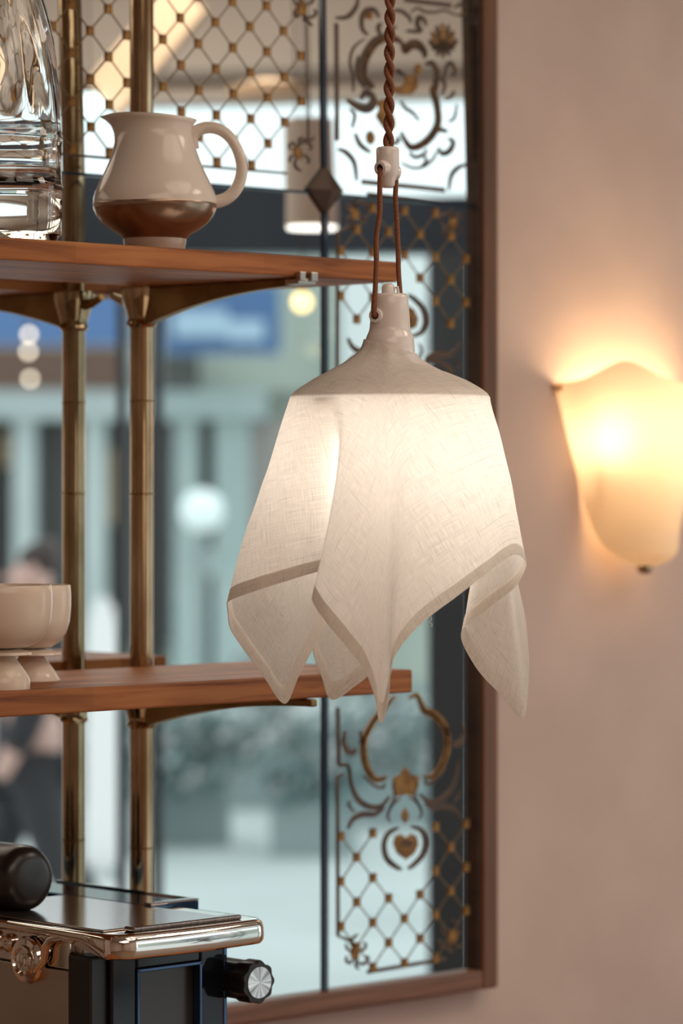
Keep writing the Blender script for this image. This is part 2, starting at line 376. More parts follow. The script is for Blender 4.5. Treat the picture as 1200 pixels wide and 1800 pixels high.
# gilding
TH = .0012
def wp(px, py): p = PY(px, py, 0); return (p.x, p.z)
def slab(name, poly, m, par, th=TH):     # a flat piece of gilding, poly in (x, z)
    n = len(poly); v = [tl((x, -th, z)) for x, z in poly] + [tl((x, -.0001, z)) for x, z in poly]
    ar = sum(poly[i][0]*poly[(i+1) % n][1]-poly[(i+1) % n][0]*poly[i][1] for i in range(n))
    f = [tuple(range(n)) if ar > 0 else tuple(range(n-1, -1, -1))] + [(i, n+i, n+(i+1) % n, (i+1) % n) for i in range(n)]
    return mesh(name, v, f, m, par)
def stroke(name, pts, wd, m, par, n=6, taper=True, world=False, th=TH):
    pts = pts if world else [wp(*p) for p in pts]
    pts = catmull(pts, n) if n > 1 else pts
    k = len(pts); v = []; f = []
    for i, (x, z) in enumerate(pts):
        a, b = pts[max(i-1, 0)], pts[min(i+1, k-1)]
        tx, tz = b[0]-a[0], b[1]-a[1]; ln = math.hypot(tx, tz) or 1; nx, nz = -tz/ln, tx/ln
        t = i/(k-1); h = wd/2*((.28+.72*math.sin(math.pi*min(max(t, .0), 1))**.7) if taper else 1)
        for s in (-1, 1): v += [tl((x+nx*h*s, -th, z+nz*h*s))]
        for s in (-1, 1): v += [tl((x+nx*h*s, -.0001, z+nz*h*s))]
    for i in range(k-1):
        a, b = 4*i, 4*i+4
        f += [(a, a+1, b+1, b), (a+1, a+3, b+3, b+1), (a+2, a, b, b+2)]
    return mesh(name, v, f, m, par)
def oval(name, cx, cy, wx, wy, m, par, n=14, wob=0, rot=0, flip=None):
    x, z = wp(cx, cy)
    if flip: z = flip(z)
    kx = wp(cx+1, cy)[0]-wp(cx, cy)[0]; kz = wp(cx, cy)[1]-wp(cx, cy+1)[1]
    poly = []
    for i in range(n):
        a = 2*math.pi*i/n; rr = 1+wob*math.cos(i*math.pi)
        ex, ey = wx/2*rr*math.cos(a), wy/2*rr*math.sin(a)
        poly.append((x+kx*(ex*math.cos(rot)-ey*math.sin(rot)), z+kz*(ex*math.sin(rot)+ey*math.cos(rot))))
    return slab(name, poly, m, par)
PX = .0675                                # lattice period
DOTME = {}
def lattice(par, anchor, test, key, ds=.0066):
    ax, az = anchor; pts = {}
    for i in range(-90, 60):
        for j in range(-30, 34):
            if (i+j) % 2: continue
            x, z = ax+i*PX/2, az+j*PX/2
            if test(x, z): pts[(i, j)] = (x, z)
    me = None
    for (i, j), (x, z) in pts.items():
        y = tl((x, 0, z)).y
        if me is None:
            o = MB().add([(-ds, -.0022, 0), (0, -.0022, -ds*1.15), (ds, -.0022, 0), (0, -.0022, ds*1.15)], []).v
            sq = [(-ds, -ds), (ds, -ds), (ds, ds), (-ds, ds)]
            me = bpy.data.meshes.new('gilt_dot')
            me.from_pydata([(a*.86, -.0026, b*.98) for a, b in sq]+[(a*.98, 0, b*1.1) for a, b in sq], [], [(0,1,2,3), (0,4,5,1), (1,5,6,2), (2,6,7,3), (3,7,4,0)])
            me.materials.append(M['gilt'])
        o = bpy.data.objects.new('gilt_dot', me); COL.objects.link(o); o.parent = par; o.location = Vector((x, y-.0001, z))-ORG[par]
    # thin lines between neighbouring dots, one joined tracery
    v = []; f = []; wd = .00085
    for (i, j), (x, z) in pts.items():
        for s in (1, -1):
            if (i+1, j+s) in pts:
                x2, z2 = pts[(i+1, j+s)]; dx, dz = x2-x, z2-z; ln = math.hypot(dx, dz); nx, nz = -dz/ln*wd, dx/ln*wd
                b = len(v); v += [tl((x+nx, -.0008, z+nz)), tl((x-nx, -.0008, z-nz)), tl((x2-nx, -.0008, z2-nz)), tl((x2+nx, -.0008, z2+nz))]; f.append((b, b+1, b+2, b+3))
    o = mesh('lattice_tracery', v, f, M['lattice'], par); o['kind'] = 'stuff'
    return pts
# upper wide pane
xb0, zb0 = wp(553, 245); zb1 = wp(300, 290)[1]; xq = XS-.032
lattice(pUL, wp(320, 31), lambda x, z: x < xq-.004 and z > ZS+.028 and z < ZT-.03 and not (x > xq-.055 and z < ZS+.075) , 'ul')
zl = ZS+.026
stroke('gilt_border', [(XLm+.03, zl), (XLm+.5, zl), (xq-.045, zl)], .0035, M['giltdark'], pUL, n=1, taper=False, world=True)
stroke('gilt_border', [(xq, wp(553, 245)[1]), (xq, wp(553, 44)[1])], .0032, M['giltdark'], pUL, n=1, taper=False, world=True)
stroke('gilt_border', [(xq, wp(553, -140)[1]), (xq, ZT-.04)], .0032, M['giltdark'], pUL, n=1, taper=False, world=True)
def grotesque(par, cx, cy, sx=1, sy=1, flip=None):
    # a small winged corner ornament: a leafy body and curling limbs
    def T(a, b):
        x, z = wp(cx+a*sx, cy+b*sy); return (x, flip(z) if flip else z)
    oval('gilt_leaf', cx, cy, 15, 26, M['gilt'], par, n=10, wob=.12, rot=.3*sx, flip=flip)
    for pts, wd in (([(0, -8), (8, -18), (20, -16), (24, -8), (20, -4)], .0052), ([(-2, -8), (-8, -17), (-15, -12), (-13, -4)], .0045), ([(4, 4), (14, 6), (20, 14), (16, 20)], .0045),
                    ([(0, 8), (-6, 18), (-2, 28), (6, 33)], .0050), ([(-4, 4), (-13, 8), (-15, 18)], .0040), ([(3, -10), (2, -22), (8, -28)], .0040)):
        stroke('gilt_scroll', [T(*p) for p in pts], wd, M['giltdark'], par, n=4, world=True)
grotesque(pUL, 524, 268); grotesque(pUL, 535, 12, 1, -1)
stroke('gilt_scroll', [(527, 246), (538, 244), (549, 246), (553, 240)], .004, M['giltdark'], pUL)
stroke('gilt_scroll', [(540, 32), (546, 38), (553, 46)], .004, M['giltdark'], pUL)
# upper narrow pane
def ur(pts, wpx=4, m='giltdark', name='gilt_scroll', taper=True, n=6): return stroke(name, pts, 1.8*wpx/1140, M[m], pUR, n=n, taper=taper)
for b in ([(634, -4), (629, 13), (614, 29), (593, 31)], [(594.6, 262), (609, 268), (623, 286), (627, 318)], [(822, 288), (805, 295), (793, 310), (789, 335)]): ur(b, 5, name='gilt_border')
for b in ([(594.6, 40), (593.5, 247)], [(636, 319.5), (782, 334)], [(823, 42), (824, 279)], [(715, -1), (797, 9)], [(594.6, -40), (594.6, -240)], [(823, -30), (823, -230)]): ur(b, 4.6, name='gilt_border', taper=False, n=1)
for b, wd in (([(650, 61), (640, 49.5), (640, 29), (650, 17), (663, 18), (670, 31)], 6), ([(688, 21), (706, 18), (722, 29), (726, 40)], 4), ([(726, 22), (737, 13.5), (751, 20), (767, 21), (787, 18), (805, 27)], 3),
    ([(753, 45), (749, 34), (740, 31), (737, 43), (742, 54), (717, 54)], 6), ([(645, 67), (625, 83), (618, 108), (623, 135), (623, 162)], 3), ([(611, 175), (629, 187), (647, 191), (659, 180), (654, 166), (645, 166)], 9),
    ([(625, 234), (634, 254), (652, 268)], 5), ([(616, 191), (625, 202), (620, 225)], 3.4), ([(771, 259), (778, 270), (791, 265), (798, 250), (789, 243)], 6), ([(706, 286), (726, 295), (746, 292), (762, 279), (769, 265)], 3),
    ([(805, 184), (800, 207), (789, 214)], 3), ([(782, 144), (787, 117), (796, 110), (803, 126), (796, 135)], 4.5), ([(802, 14), (812, 7), (822, 14), (818, 26), (806, 25)], 4), ([(706, 178), (714, 190), (727, 198), (738, 212)], 3.5),
    ([(698, 122), (709, 128)], 5), ([(682, 250), (694, 252), (702, 246), (698, 240)], 4), ([(744, 270), (750, 282), (742, 290)], 3), ([(775, 135), (784, 150), (778, 166)], 4), ([(633, 96), (629, 116), (633, 138), (644, 158)], 4), ([(700, 46), (690, 52), (694, 62)], 4.5), ([(760, 232), (776, 228), (788, 232)], 5), ([(672, 62), (668, 48), (674, 40)], 5), ([(720, 268), (730, 276), (744, 272), (752, 262)], 4), ([(636, 176), (641, 164), (652, 158)], 5), ([(784, 176), (796, 170), (800, 158)], 3.5)):
    ur(b, wd)
for b, wd in (([(710, 74), (688, 65), (665, 72), (650, 90), (641, 112), (641, 135), (650, 148), (659, 153)], 11), ([(710, 74), (715, 88), (724, 79), (737, 78), (749, 90), (748, 101)], 10),
    ([(751, 112), (762, 110), (770, 126), (767, 153), (764, 162), (770, 187), (771, 216), (760, 238), (742, 254), (724, 259), (713, 247), (706, 232)], 9)):
    ur(b, wd, 'giltdark'); ur([(x+1.5, y+1.5) for x, y in b], wd*.45, 'gilt')
oval('gilt_leaf', 652, 27, 15, 14, M['gilt'], pUR, wob=.1); oval('gilt_leaf', 652, 242, 15, 24, M['gilt'], pUR, wob=.08)
oval('gilt_leaf', 764, 158, 13, 17, M['gilt'], pUR); oval('gilt_leaf', 714, 84, 12, 15, M['gilt'], pUR)
# the palmette: seven leaves
for k in range(7):
    a = R(-70+k*23); ur([(782, 88), (782+15*math.sin(a)*1.1, 88-22*math.cos(a)), (782+27*math.sin(a), 86-46*math.cos(a))], 6.2, 'gilt' if k % 2 else 'giltdark', 'gilt_leaf')
for k in range(5):
    a = R(110+k*35); ur([(782, 72), (782+10*math.sin(a), 76-10*math.cos(a)), (782+20*math.sin(a), 80-22*math.cos(a))], 5.5, 'giltdark', 'gilt_leaf')
# small winged figure on a cloud, and the pedestal under it
slab('gilt_figure', [wp(*p) for p in ((686, 150), (700, 153), (712, 149), (715, 138), (722, 130), (731, 131), (737, 141), (735, 156), (724, 166), (706, 166), (692, 161))], M['gilt'], pUR)
oval('gilt_figure', 737, 121, 12, 21, M['gilt'], pUR, rot=-.2)
stroke('gilt_figure', [(718, 136), (708, 128), (698, 121)], 5/1140, M['giltdark'], pUR)
slab('gilt_pedestal', [wp(*p) for p in ((664, 178), (676, 174), (692, 178), (690, 196), (696, 214), (694, 226), (676, 226), (668, 214), (662, 204), (668, 192))], M['gilt'], pUR)
# lower narrow pane: lattice, hearts, cartouche; drawn once for the lower half and mirrored about the middle of the pane
ZM = (ZB+ZS)/2+.012
def fl(z): return 2*ZM-z
x0r, x1r = wp(594, 1500)[0], wp(820, 1500)[0]
hx, hz = wp(711, 1488)
def inner(x, z):
    zz = z if z < ZM else fl(z)
    if not (x0r-.002 < x < XR-.014 and zz > ZB+.012): return False
    top = wp(700, 1448)[1]
    if zz > top and abs(x-hx) > .05 and zz < wp(700, 1462)[1]: return True
    if zz > top: return False
    if (x-hx)**2+(zz-hz)**2 < .046**2: return False
    if zz < ZB+.05 and (x < x0r+.05 or x > x1r-.045): return False
    return True
lattice(pLR, wp(655, 1543), inner, 'lr')
def z5(a, b): return (580+a/3.46, 1200+b/3.46)
def lr(pts, wpx=4, m='giltdark', name='gilt_scroll', taper=True, n=6, sym=False):
    w0 = [wp(*p) for p in pts]
    sets = [w0]
    if sym: sets.append([(2*hx-x, z) for x, z in w0])
    for q in sets:
        stroke(name, q, 1.6*wpx/1130, M[m], pLR, n=n, taper=taper, world=True)
        stroke(name, [(x, fl(z)) for x, z in q], 1.6*wpx/1130, M[m], pLR, n=n, taper=taper, world=True)
lr([z5(45, 150), z5(50, 500)], 4.5, name='gilt_border', taper=False, n=1)
lr([z5(50, 500), z5(110, 502), z5(122, 545)], 4, name='gilt_border', taper=False, n=1)
lr([z5(80, 560), z5(45, 562), z5(48, 1540), z5(130, 1572)], 4.2, name='gilt_border', taper=False, n=1)
lr([z5(225, 1760), z5(640, 1690), z5(700, 1680)], 4.2, name='gilt_border', taper=False, n=1)
for pts, wd in (([z5(400, 80), z5(330, 150), z5(260, 240), z5(210, 340), z5(205, 440), z5(230, 530), z5(280, 590), z5(345, 575)], 9.5), ([z5(480, 95), z5(530, 80), z5(570, 165), z5(640, 200), z5(700, 280), z5(712, 390), z5(680, 500), z5(620, 570), z5(568, 570)], 9.5)):
    lr(pts, wd, 'gilt'); lr([(x-1.5, y+1) for x, y in pts], wd*.35, 'giltdark')
for pts, wd in (([z5(120, 520), z5(130, 620), z5(170, 710), z5(240, 755), z5(310, 750), z5(362, 690)], 6.5), ([z5(330, 760), z5(270, 800), z5(200, 800), z5(140, 830), z5(108, 890)], 6.5), ([z5(92, 290), z5(80, 360), z5(105, 415), z5(140, 425), z5(158, 400)], 7),
    ([z5(200, 560), z5(260, 620), z5(320, 640), z5(330, 610)], 3), ([z5(380, 610), z5(390, 700), z5(350, 800), z5(365, 850)], 3), ([z5(180, 290), z5(190, 350), z5(175, 360)], 4), ([z5(150, 790), z5(110, 740), z5(130, 720)], 3), ([z5(430, 700), z5(380, 740), z5(350, 800)], 2.5)):
    lr(pts, wd, sym=True)
lr([z5(415, 885), z5(352, 920), z5(327, 990), z5(345, 1070), z5(400, 1120), z5(435, 1135)], 7, sym=True)
for zf in (None, fl):
    T = lambda p: (wp(*p)[0], wp(*p)[1] if zf is None else fl(wp(*p)[1]))
    slab('gilt_crown_leaf', [T(z5(*p)) for p in ((455, 508), (492, 560), (542, 572), (532, 640), (505, 692), (455, 680), (408, 692), (384, 632), (384, 580), (428, 560))], M['gilt'], pLR)
    slab('gilt_leaf', [T(z5(*p)) for p in ((455, 760), (478, 800), (474, 830), (456, 858), (438, 830), (434, 800))], M['gilt'], pLR)
    slab('gilt_heart', [T(z5(*p)) for p in ((457, 945), (490, 920), (525, 935), (535, 985), (510, 1040), (460, 1076), (410, 1040), (385, 985), (395, 935), (428, 920))], M['gilt'], pLR)
    slab('gilt_leaf', [T(z5(*p)) for p in ((462, 955), (500, 965), (495, 985), (462, 1002), (430, 985), (425, 965))], M['giltdark'], pLR, th=.002)
    grotesque(pLR, 623, 1676, 1, -1, zf); grotesque(pLR, 796, 1648, -1, -1, zf)

# ------------------------------------------------------------------ shelf uprights, brackets and boards
YP = -.074
pp = PY(249, 900, YP); XP = pp.x
up = empty('shelf_upright', (XP, YP, FZ), 'tall brass shelf upright with two cast brackets before the mirror', 'shelf upright')
pole = MB(); pole.tube([(XP, YP, z) for z in (FZ, .8, 1.4, 2.0, 3.2)], .0165, 28, cap=True)
pole.build('pole', M['brass'], up, smooth=True)
for zz in (PY(249, 705, YP).z, PY(249, 868, YP).z, PY(249, 1490, YP).z):
    MB().lathe([(.0165, -.0012), (.0172, -.0006), (.0172, .0006), (.0165, .0012)], (XP, YP, zz), 28).build('pole_joint', M['brassdark'], up, smooth=True)
YF, YK = -.41, -.098                      # front and back of the boards
ZU = PY(540, 487, YF).z; ZL = PY(725, 1217, YF).z
TU, TL = .0275, .031
def bracket(zb, yend):
    # collar round the pole
    MB().lathe([(.0175, -.056), (.0215, -.052), (.0195, -.047), (.020, -.040), (.027, -.018), (.029, -.004), (.029, 0), (.0175, 0)], (XP, YP, zb), 32).build('bracket_collar', M['brass'], up, smooth=True)
    # arm: a web that thins towards the front edge
    n = 18; top = []; bot = []
    for i in range(n+1):
        t = i/n; y = YP-.010 + (yend-YP+.010)*t
        d = .010 + .040*(1-t)**2.2 + .004*(1-t)
        top.append((y, zb-.0005)); bot.append((y, zb-d))
    hw = .0075; mb = MB(); v = []; f = []
    for i in range(n+1):
        w_ = hw*(1.25-.45*i/n)
        for (y, z) in (top[i], bot[i]):
            for s in (-1, 1): v.append((XP+s*w_, y, z))
    for i in range(n):
        a, b = 4*i, 4*i+4
        f += [(a, a+1, b+1, b), (a+2, b+2, b+3, a+3), (a, b, b+2, a+2), (a+1, a+3, b+3, b+1)]
    f += [(0, 2, 3, 1), (4*n, 4*n+1, 4*n+3, 4*n+2)]
    mb.add(v, f); mb.build('bracket_arm', M['brassdark'], up, bevel=.002)
    # hooked stub at the back and the clip on the front edge
    MB().tube([(XP, YP+.012, zb-.020), (XP, YP+.04, zb-.018), (XP, YP+.062, zb-.010)], lambda t: .009-.004*t, 10).build('bracket_stub', M['brassdark'], up, smooth=True)
bracket(ZU, YF-.004); bracket(ZL, YF-.012)
for zb in (ZU,):
    c = PY(540, 485, YF-.006)
    MB().box((c.x-.0165, YF-.010, zb-.006), (c.x-.006, YF-.001, zb+.006)).box((c.x+.004, YF-.010, zb-.006), (c.x+.016, YF-.001, zb+.006)).box((c.x-.0165, YF-.006, zb-.010), (c.x+.016, YF+.02, zb-.003)).build('shelf_clip', M['steel'], up, bevel=.001)
XSL = PY(-500, 900, YF).x
def board(name, x1, zb, th, lab):
    o = MB().box((XSL, YF, zb), (x1, YK, zb+th)).build(name, M['wood'], None, origin=(x1-.5, (YF+YK)/2, zb), bevel=.0025)
    return tag(o, lab, 'shelf', 'wooden shelves before the mirror')
board('shelf_board', PY(700, 480, YF).x, ZU, TU, 'upper oiled wooden shelf carrying the jug and the glass carafe')
board('shelf_board', PY(725, 1200, YF).x, ZL, TL, 'lower oiled wooden shelf carrying the ivory footed bowls')
TOPU, TOPL = ZU+TU, ZL+TL
# a second upright out of frame carries the far end
up2 = empty('shelf_upright', (XSL+.15, YP, FZ), 'brass shelf upright at the left end of the shelves', 'shelf upright')
MB().tube([(XSL+.15, YP, z) for z in (FZ, 1.5, 3.2)], .0165, 20).build('pole', M['brass'], up2, smooth=True)
for zb in (ZU, ZL): MB().box((XSL+.143, YF+.02, zb-.016), (XSL+.157, YP, zb-.0002)).build('bracket_arm', M['brassdark'], up2)

# ------------------------------------------------------------------ jug
def onshelf(px, y, z): p = PY(px, 900, y); return Vector((p.x, y, z))
def pxm(p): return (Vector((p.x, p.y+LC, 0)).dot(DV))/F            # metres per pixel at p
yj = -.345
jc = onshelf(272, yj, TOPU); k = pxm(jc)
yb = HY-(TOPU-ZC)/k                                               # pixel row of the jug's foot
sc = (TOPU-ZC)  # noqa
jug = empty('pitcher', jc, 'cream ceramic pitcher with brown lustre base standing on the upper shelf', 'pitcher')
prof = [(432, 53), (428, 55), (418, 55), (412, 62), (404, 76), (394, 90), (380, 102), (368, 107.5), (360, 109), (350, 108.5), (338, 105), (322, 98), (304, 89), (286, 81), (268, 74.5), (250, 69), (234, 66), (222, 66), (213, 69), (206, 74)]
def zj(py): return max(0, yb-py)*k if py < 432 else 0
# spout direction: left in the picture; the lip swells and rises there
def jugpt(r, h, a):
    # a: 0 = right (handle), pi = left (spout)
    t = max(0, (h-zj(262))/(zj(206)-zj(262))); sp = max(0, -math.cos(a))**7*t**1.7
    rr = r*k*(1+.30*sp); hh = h + (zj(200)-zj(206))*.9*t*(-math.cos(a)) - sp*.004
    return jc + RV*(rr*math.cos(a)) + DV*(rr*math.sin(a)) + UZ*hh
def jugmesh(name, pr, m, inner=False):
    n = 72; v = []; f = []
    for (py, r) in pr:
        for q in range(n): v.append(jugpt(r, zj(py), 2*math.pi*q/n))
    for i in range(len(pr)-1):
        f += [(i*n+q, i*n+(q+1) % n, (i+1)*n+(q+1) % n, (i+1)*n+q) for q in range(n)]
    return v, f, n
v, f, n = jugmesh('b', [p for p in prof if p[0] <= 360] + [(206, 70), (220, 61), (250, 64), (300, 84), (350, 103), (400, 70), (410, 1)], M['jugwhite'])
mesh('body', v, f, M['jugwhite'], jug, True)
v, f, n = jugmesh('b', [(420, 56), (412, 62.5), (404, 76.6), (394, 90.6), (380, 102.6), (368, 108.1), (360, 109.6), (358.5, 109)], M['jugbrown'])
mesh('lustre_band', v, f, M['jugbrown'], jug, True)
v, f, n = jugmesh('b', [(432, 52), (431, 54), (428, 55), (419, 55.5), (418, 50)], M['jugfoot'])
f.append(tuple(range(n-1, -1, -1))); mesh('foot_ring', v, f, M['jugfoot'], jug, True, autos=50)
hp = [(338, 262), (336, 244), (345, 231), (364, 224), (386, 228), (405, 243), (419, 268), (425, 296), (420, 322), (407, 342), (388, 353), (366, 356)]
hp = catmull([(x, y, 0) for x, y in hp], 6)
MB().tube([jc + RV*((x-272)*k) + UZ*zj(y) for x, y, _ in hp], lambda t: (.0068+.0022*abs(t-.5)*2)*1.0, 16).build('handle', M['jugwhite'], jug, smooth=True)

# ------------------------------------------------------------------ glass carafe with swirled ribs
yc = -.322
cc = onshelf(-4, yc, TOPU); k = pxm(cc)
car = empty('glass_carafe', cc, 'clear glass carafe with swirled ribs at the left end of the upper shelf', 'carafe')
yb0 = HY-(TOPU-ZC)/k
def zc_(py): return max(0, yb0-py)*k if py < 417 else 0
outer = [(417, 100), (416, 108), (412, 112), (380, 113), (340, 113.5), (334, 115), (328, 115), (322, 112.5), (290, 112), (256, 112), (250, 114), (244, 114), (238, 111), (215, 110.5), (190, 110), (160, 109), (130, 106), (100, 103), (70, 98), (40, 91), (10, 83), (-20, 74), (-60, 60), (-100, 48), (-130, 44), (-160, 48), (-175, 54)]
inn = [(-175, 50), (-160, 44), (-130, 40), (-100, 44), (-60, 56), (-20, 70), (10, 79), (40, 87), (70, 93), (100, 98), (130, 101), (160, 104), (215, 105), (245, 105), (290, 106), (318, 104), (328, 96), (332, 60), (333, 0.0)]
def swirl(r0):
    def fn(a, h):
        t = min(1, max(0, (h-zc_(238))/(zc_(150)-zc_(238)))); return 1 + r0*t*math.sin(11*(a + h*2.6))
    return fn
mb = MB(); mb.lathe([(r*k, zc_(y)) for y, r in outer], (0, 0, 0), 108, rmod=swirl(.020)); v1, f1 = mb.v, [q for q in mb.f if len(q) == 4]
v1 = [cc+q for q in v1]
mb2 = MB(); mb2.lathe([(r*k, zc_(y)) for y, r in inn], (0, 0, 0), 108, rmod=swirl(.004)); v2 = [cc+q for q in mb2.v]; f2 = [q for q in mb2.f if len(q) == 4]
b0 = len(v1); nn = 108; fa = f1 + [tuple(i+b0 for i in q) for q in f2]
fa += [((len(outer)-1)*nn+i, (len(outer)-1)*nn+(i+1) % nn, b0+(i+1) % nn, b0+i) for i in range(nn)] + [tuple(range(nn-1, -1, -1))]
mesh('carafe_body', v1+v2, fa, M['glass'], car, True, autos=50)

# ------------------------------------------------------------------ footed bowls
def footed(px, y, R1, lab):
    c = onshelf(px, y, TOPL); k = pxm(c); o = empty('footed_bowl', c, lab, 'bowl', 'ivory footed bowls on the lower shelf')
    row = HY-(TOPL-ZC)/k; zz = lambda py: max(0, (row-py)*k*(1 if py < 1150 else (row-1150)/47 if False else 1)) if py < 1197 else 0
    MB().lathe([(q*k, zz(p)) for p, q in ((1197, 46), (1197, 50), (1194, 50), (1180, 42), (1165, 31), (1152, 21), (1146, 19), (1144, 8))], c, 48).build('foot', M['bowl'], o, smooth=True, autos=50)
    MB().lathe([(q*k, zz(p)) for p, q in ((1146, 10), (1147, 40), (1151, 52), (1150, 55), (1146, 53), (1141, 36), (1139, 8))], c, 48, rmod=lambda a, h: 1+.03*math.sin(3*a)).build('collar', M['bowl'], o, smooth=True)
    pr = [(1140, 20), (1137, R1*.52), (1128, R1*.72), (1112, R1*.88), (1092, R1*.965), (1066, R1), (1046, R1*1.0), (1030, R1*.985), (1028, R1*.97), (1030, R1*.955), (1046, R1*.965), (1066, R1*.96), (1092, R1*.92), (1112, R1*.83), (1126, R1*.66), (1133, R1*.4), (1134, 0)]
    MB().lathe([(q*k, zz(p)) for p, q in pr], c, 64).build('cup', M['bowl'], o, smooth=True)
footed(3, -.36, 90, 'larger ivory footed bowl at the left edge, in front of the other bowl')
footed(55, -.245, 70, 'smaller ivory footed bowl partly behind the larger bowl')

# ------------------------------------------------------------------ the napkin pendant lamp
DL = 4.15; CX = 685; k = DL/F
LCN = P(CX, 845, DL); LCN.z = 0
def LP(x, yd, py): # x, yd in lamp pixels from the axis; height by picture row at the axis
    return Vector((LCN.x, LCN.y, ZC+(HY-py)*k)) + RV*(x*k) + DV*(yd*k)
lamp = empty('pendant_lamp', LP(0, 0, 1270), 'white linen napkin draped as a lit pendant lampshade on brown cord', 'pendant lamp')
hem = [(672,1270,-285,268),(681,1235,-285,272),(685,1190,-282,276),(697,1148,-275,281),(738,1098,-250,291),(798,1052,-205,304),(858,1006,-150,318),(900,976,-95,332),(921,982,-55,340),
 (924,1000,-20,346),(905,1032,10,351),(862,1066,25,356),(824,1095,32,361),(811,1113,42,366),(818,1142,58,370),(850,1190,72,374),(885,1228,82,378),(917,1262,92,382),(926,1225,105,386),(928,1150,115,391),(922,1080,125,397),
 (905,1040,130,404),(850,1030,135,412),(780,1030,150,422),(720,1060,195,434),
 (655,1175,240,448),(625,1205,250,455),(583,1230,260,463),(565,1190,250,472),(550,1145,230,481),(556,1085,185,492),(572,1060,150,502),(572,1095,128,510),(550,1140,125,516),(525,1185,122,522),(500,1237,118,528),
 (468,1195,100,534),(430,1145,75,540),(405,1105,48,545),(399,1070,12,551),(404,1055,-25,557),(445,1040,-72,566),(500,1022,-95,574),(545,1008,-112,582),(568,1003,-132,589),(568,1018,-172,596),(554,1040,-208,602),
 (548,1055,-228,606),(568,1088,-247,611),(605,1132,-264,616),(640,1178,-276,620),(658,1225,-284,624),(665,1262,-287,627)]
tips = [0] + [next(i for i, q in enumerate(hem) if q[:2] == t) for t in ((917, 1262), (583, 1230), (500, 1237))] + [len(hem)]
KF = next(i for i, q in enumerate(hem) if q[:2] == (548, 1055)); NHM = len(hem)
SUB = 12
H0 = .354; RIM = 176*k; YRIM = 699
hc = catmull([q[:3] for q in hem], SUB, True)
ths = [q[3] for q in hem]+[628]
cols = []
for i, (px, py, dp) in enumerate(hc):
    kk = i/SUB; a = int(kk); fr = kk-a
    th = R(ths[a]+(ths[a+1]-ths[a])*fr)
    for t in range(4):
        if tips[t] <= kk < tips[t+1]: phi = R(45+90*(t+(kk-tips[t])/(tips[t+1]-tips[t])))
    cols.append((P(px, py, DL+dp*k), th, phi, kk))
NU = len(cols); NV = 64; NC = 18
zrim = ZC+(HY-YRIM)*k
axis = Vector((LCN.x, LCN.y, 0))
# cone profile, from the neck (t=0) to the rim (t=1): (radius px, row)
cone = [(0, 46, 609), (.10, 49, 619), (.20, 57, 628), (.36, 80, 642), (.52, 106, 654), (.68, 134, 667), (.84, 159, 682), (.94, 171, 691), (1, 176, 699)]
def conept(t, th):
    r = interp([(a, b) for a, b, c_ in cone], t); py = interp([(a, c_) for a, b, c_ in cone], t)
    fold = (1-t)**1.5*t*9*(1.6*math.sin(7*th+.5)+1.2*math.sin(12*th+2)) + t*1.2*math.sin(5*th+1)*(1-t)
    dz = -(1-t)**2*13*math.cos(th)
    return LP((r+fold)*math.cos(th), (r+fold)*math.sin(th), py-dz+.25*fold)
verts = []; uvs = []
def clothpt(i, v):
    hp_, th, phi, kk = cols[i]
    rim = LP(176*math.cos(th), 176*math.sin(th), YRIM)
    d = hp_-rim
    rad = Vector((0, 0, 0)) + RV*math.cos(th)+DV*math.sin(th)
    b = 4*v*(1-v)
    p = rim + d*v + rad*(.0055*b)
    # the fold left of the front corner stays upright at first
    g_ = math.exp(-((kk-KF+.2)/2.0)**2); p += RV*(9*k*b*g_) - DV*(22*k*b*g_)
    g2 = math.exp(-((kk-KF+3.2)/1.5)**2); p += DV*(40*k*b*g2) + RV*(40*k*b*g2)
    # gentle hanging ripples
    q = Vector((p.x*9, p.y*9, p.z*5)); p += rad*(.0045*b*mnoise.noise(q) + .0016*min(1, v*3)*mnoise.noise(Vector((p.x*34, p.y*34, p.z*22))))
    # crease down the front corner
    if kk < 3 or kk > NHM-2:
        e = kk if kk < 3 else kk-NHM; p += -DV*(2.2*k*math.exp(-(e/.5)**2)*min(1, v*4)*(1-.6*v))
    return p
rows = []
for j in range(NC):
    t = j/NC; rows.append(('c', t))
for j in range(NV+1): rows.append(('h', j/NV))
for kind, t in rows:
    for i in range(NU):
        hp_, th, phi, kk = cols[i]
        Sm = H0/max(abs(math.cos(phi)), abs(math.sin(phi)))
        if kind == 'c': p = conept(t, th); s_ = .03+.099*t
        else: p = clothpt(i, t); s_ = .129+(Sm-.129)*t
        verts.append(p); uvs.append((s_*math.cos(phi), s_*math.sin(phi)))
faces = []
NR = len(rows)
for j in range(NR-1):
    faces += [(j*NU+i, (j+1)*NU+i, (j+1)*NU+(i+1) % NU, j*NU+(i+1) % NU) for i in range(NU)]
cl = mesh('linen_cloth', verts, faces, M['linen'], lamp, True)
def setuv(o, uv):
    l = o.data.uv_layers.new(name='cloth'); 
    for lp in o.data.loops: l.data[lp.index].uv = uv[lp.vertex_index]
setuv(cl, uvs)
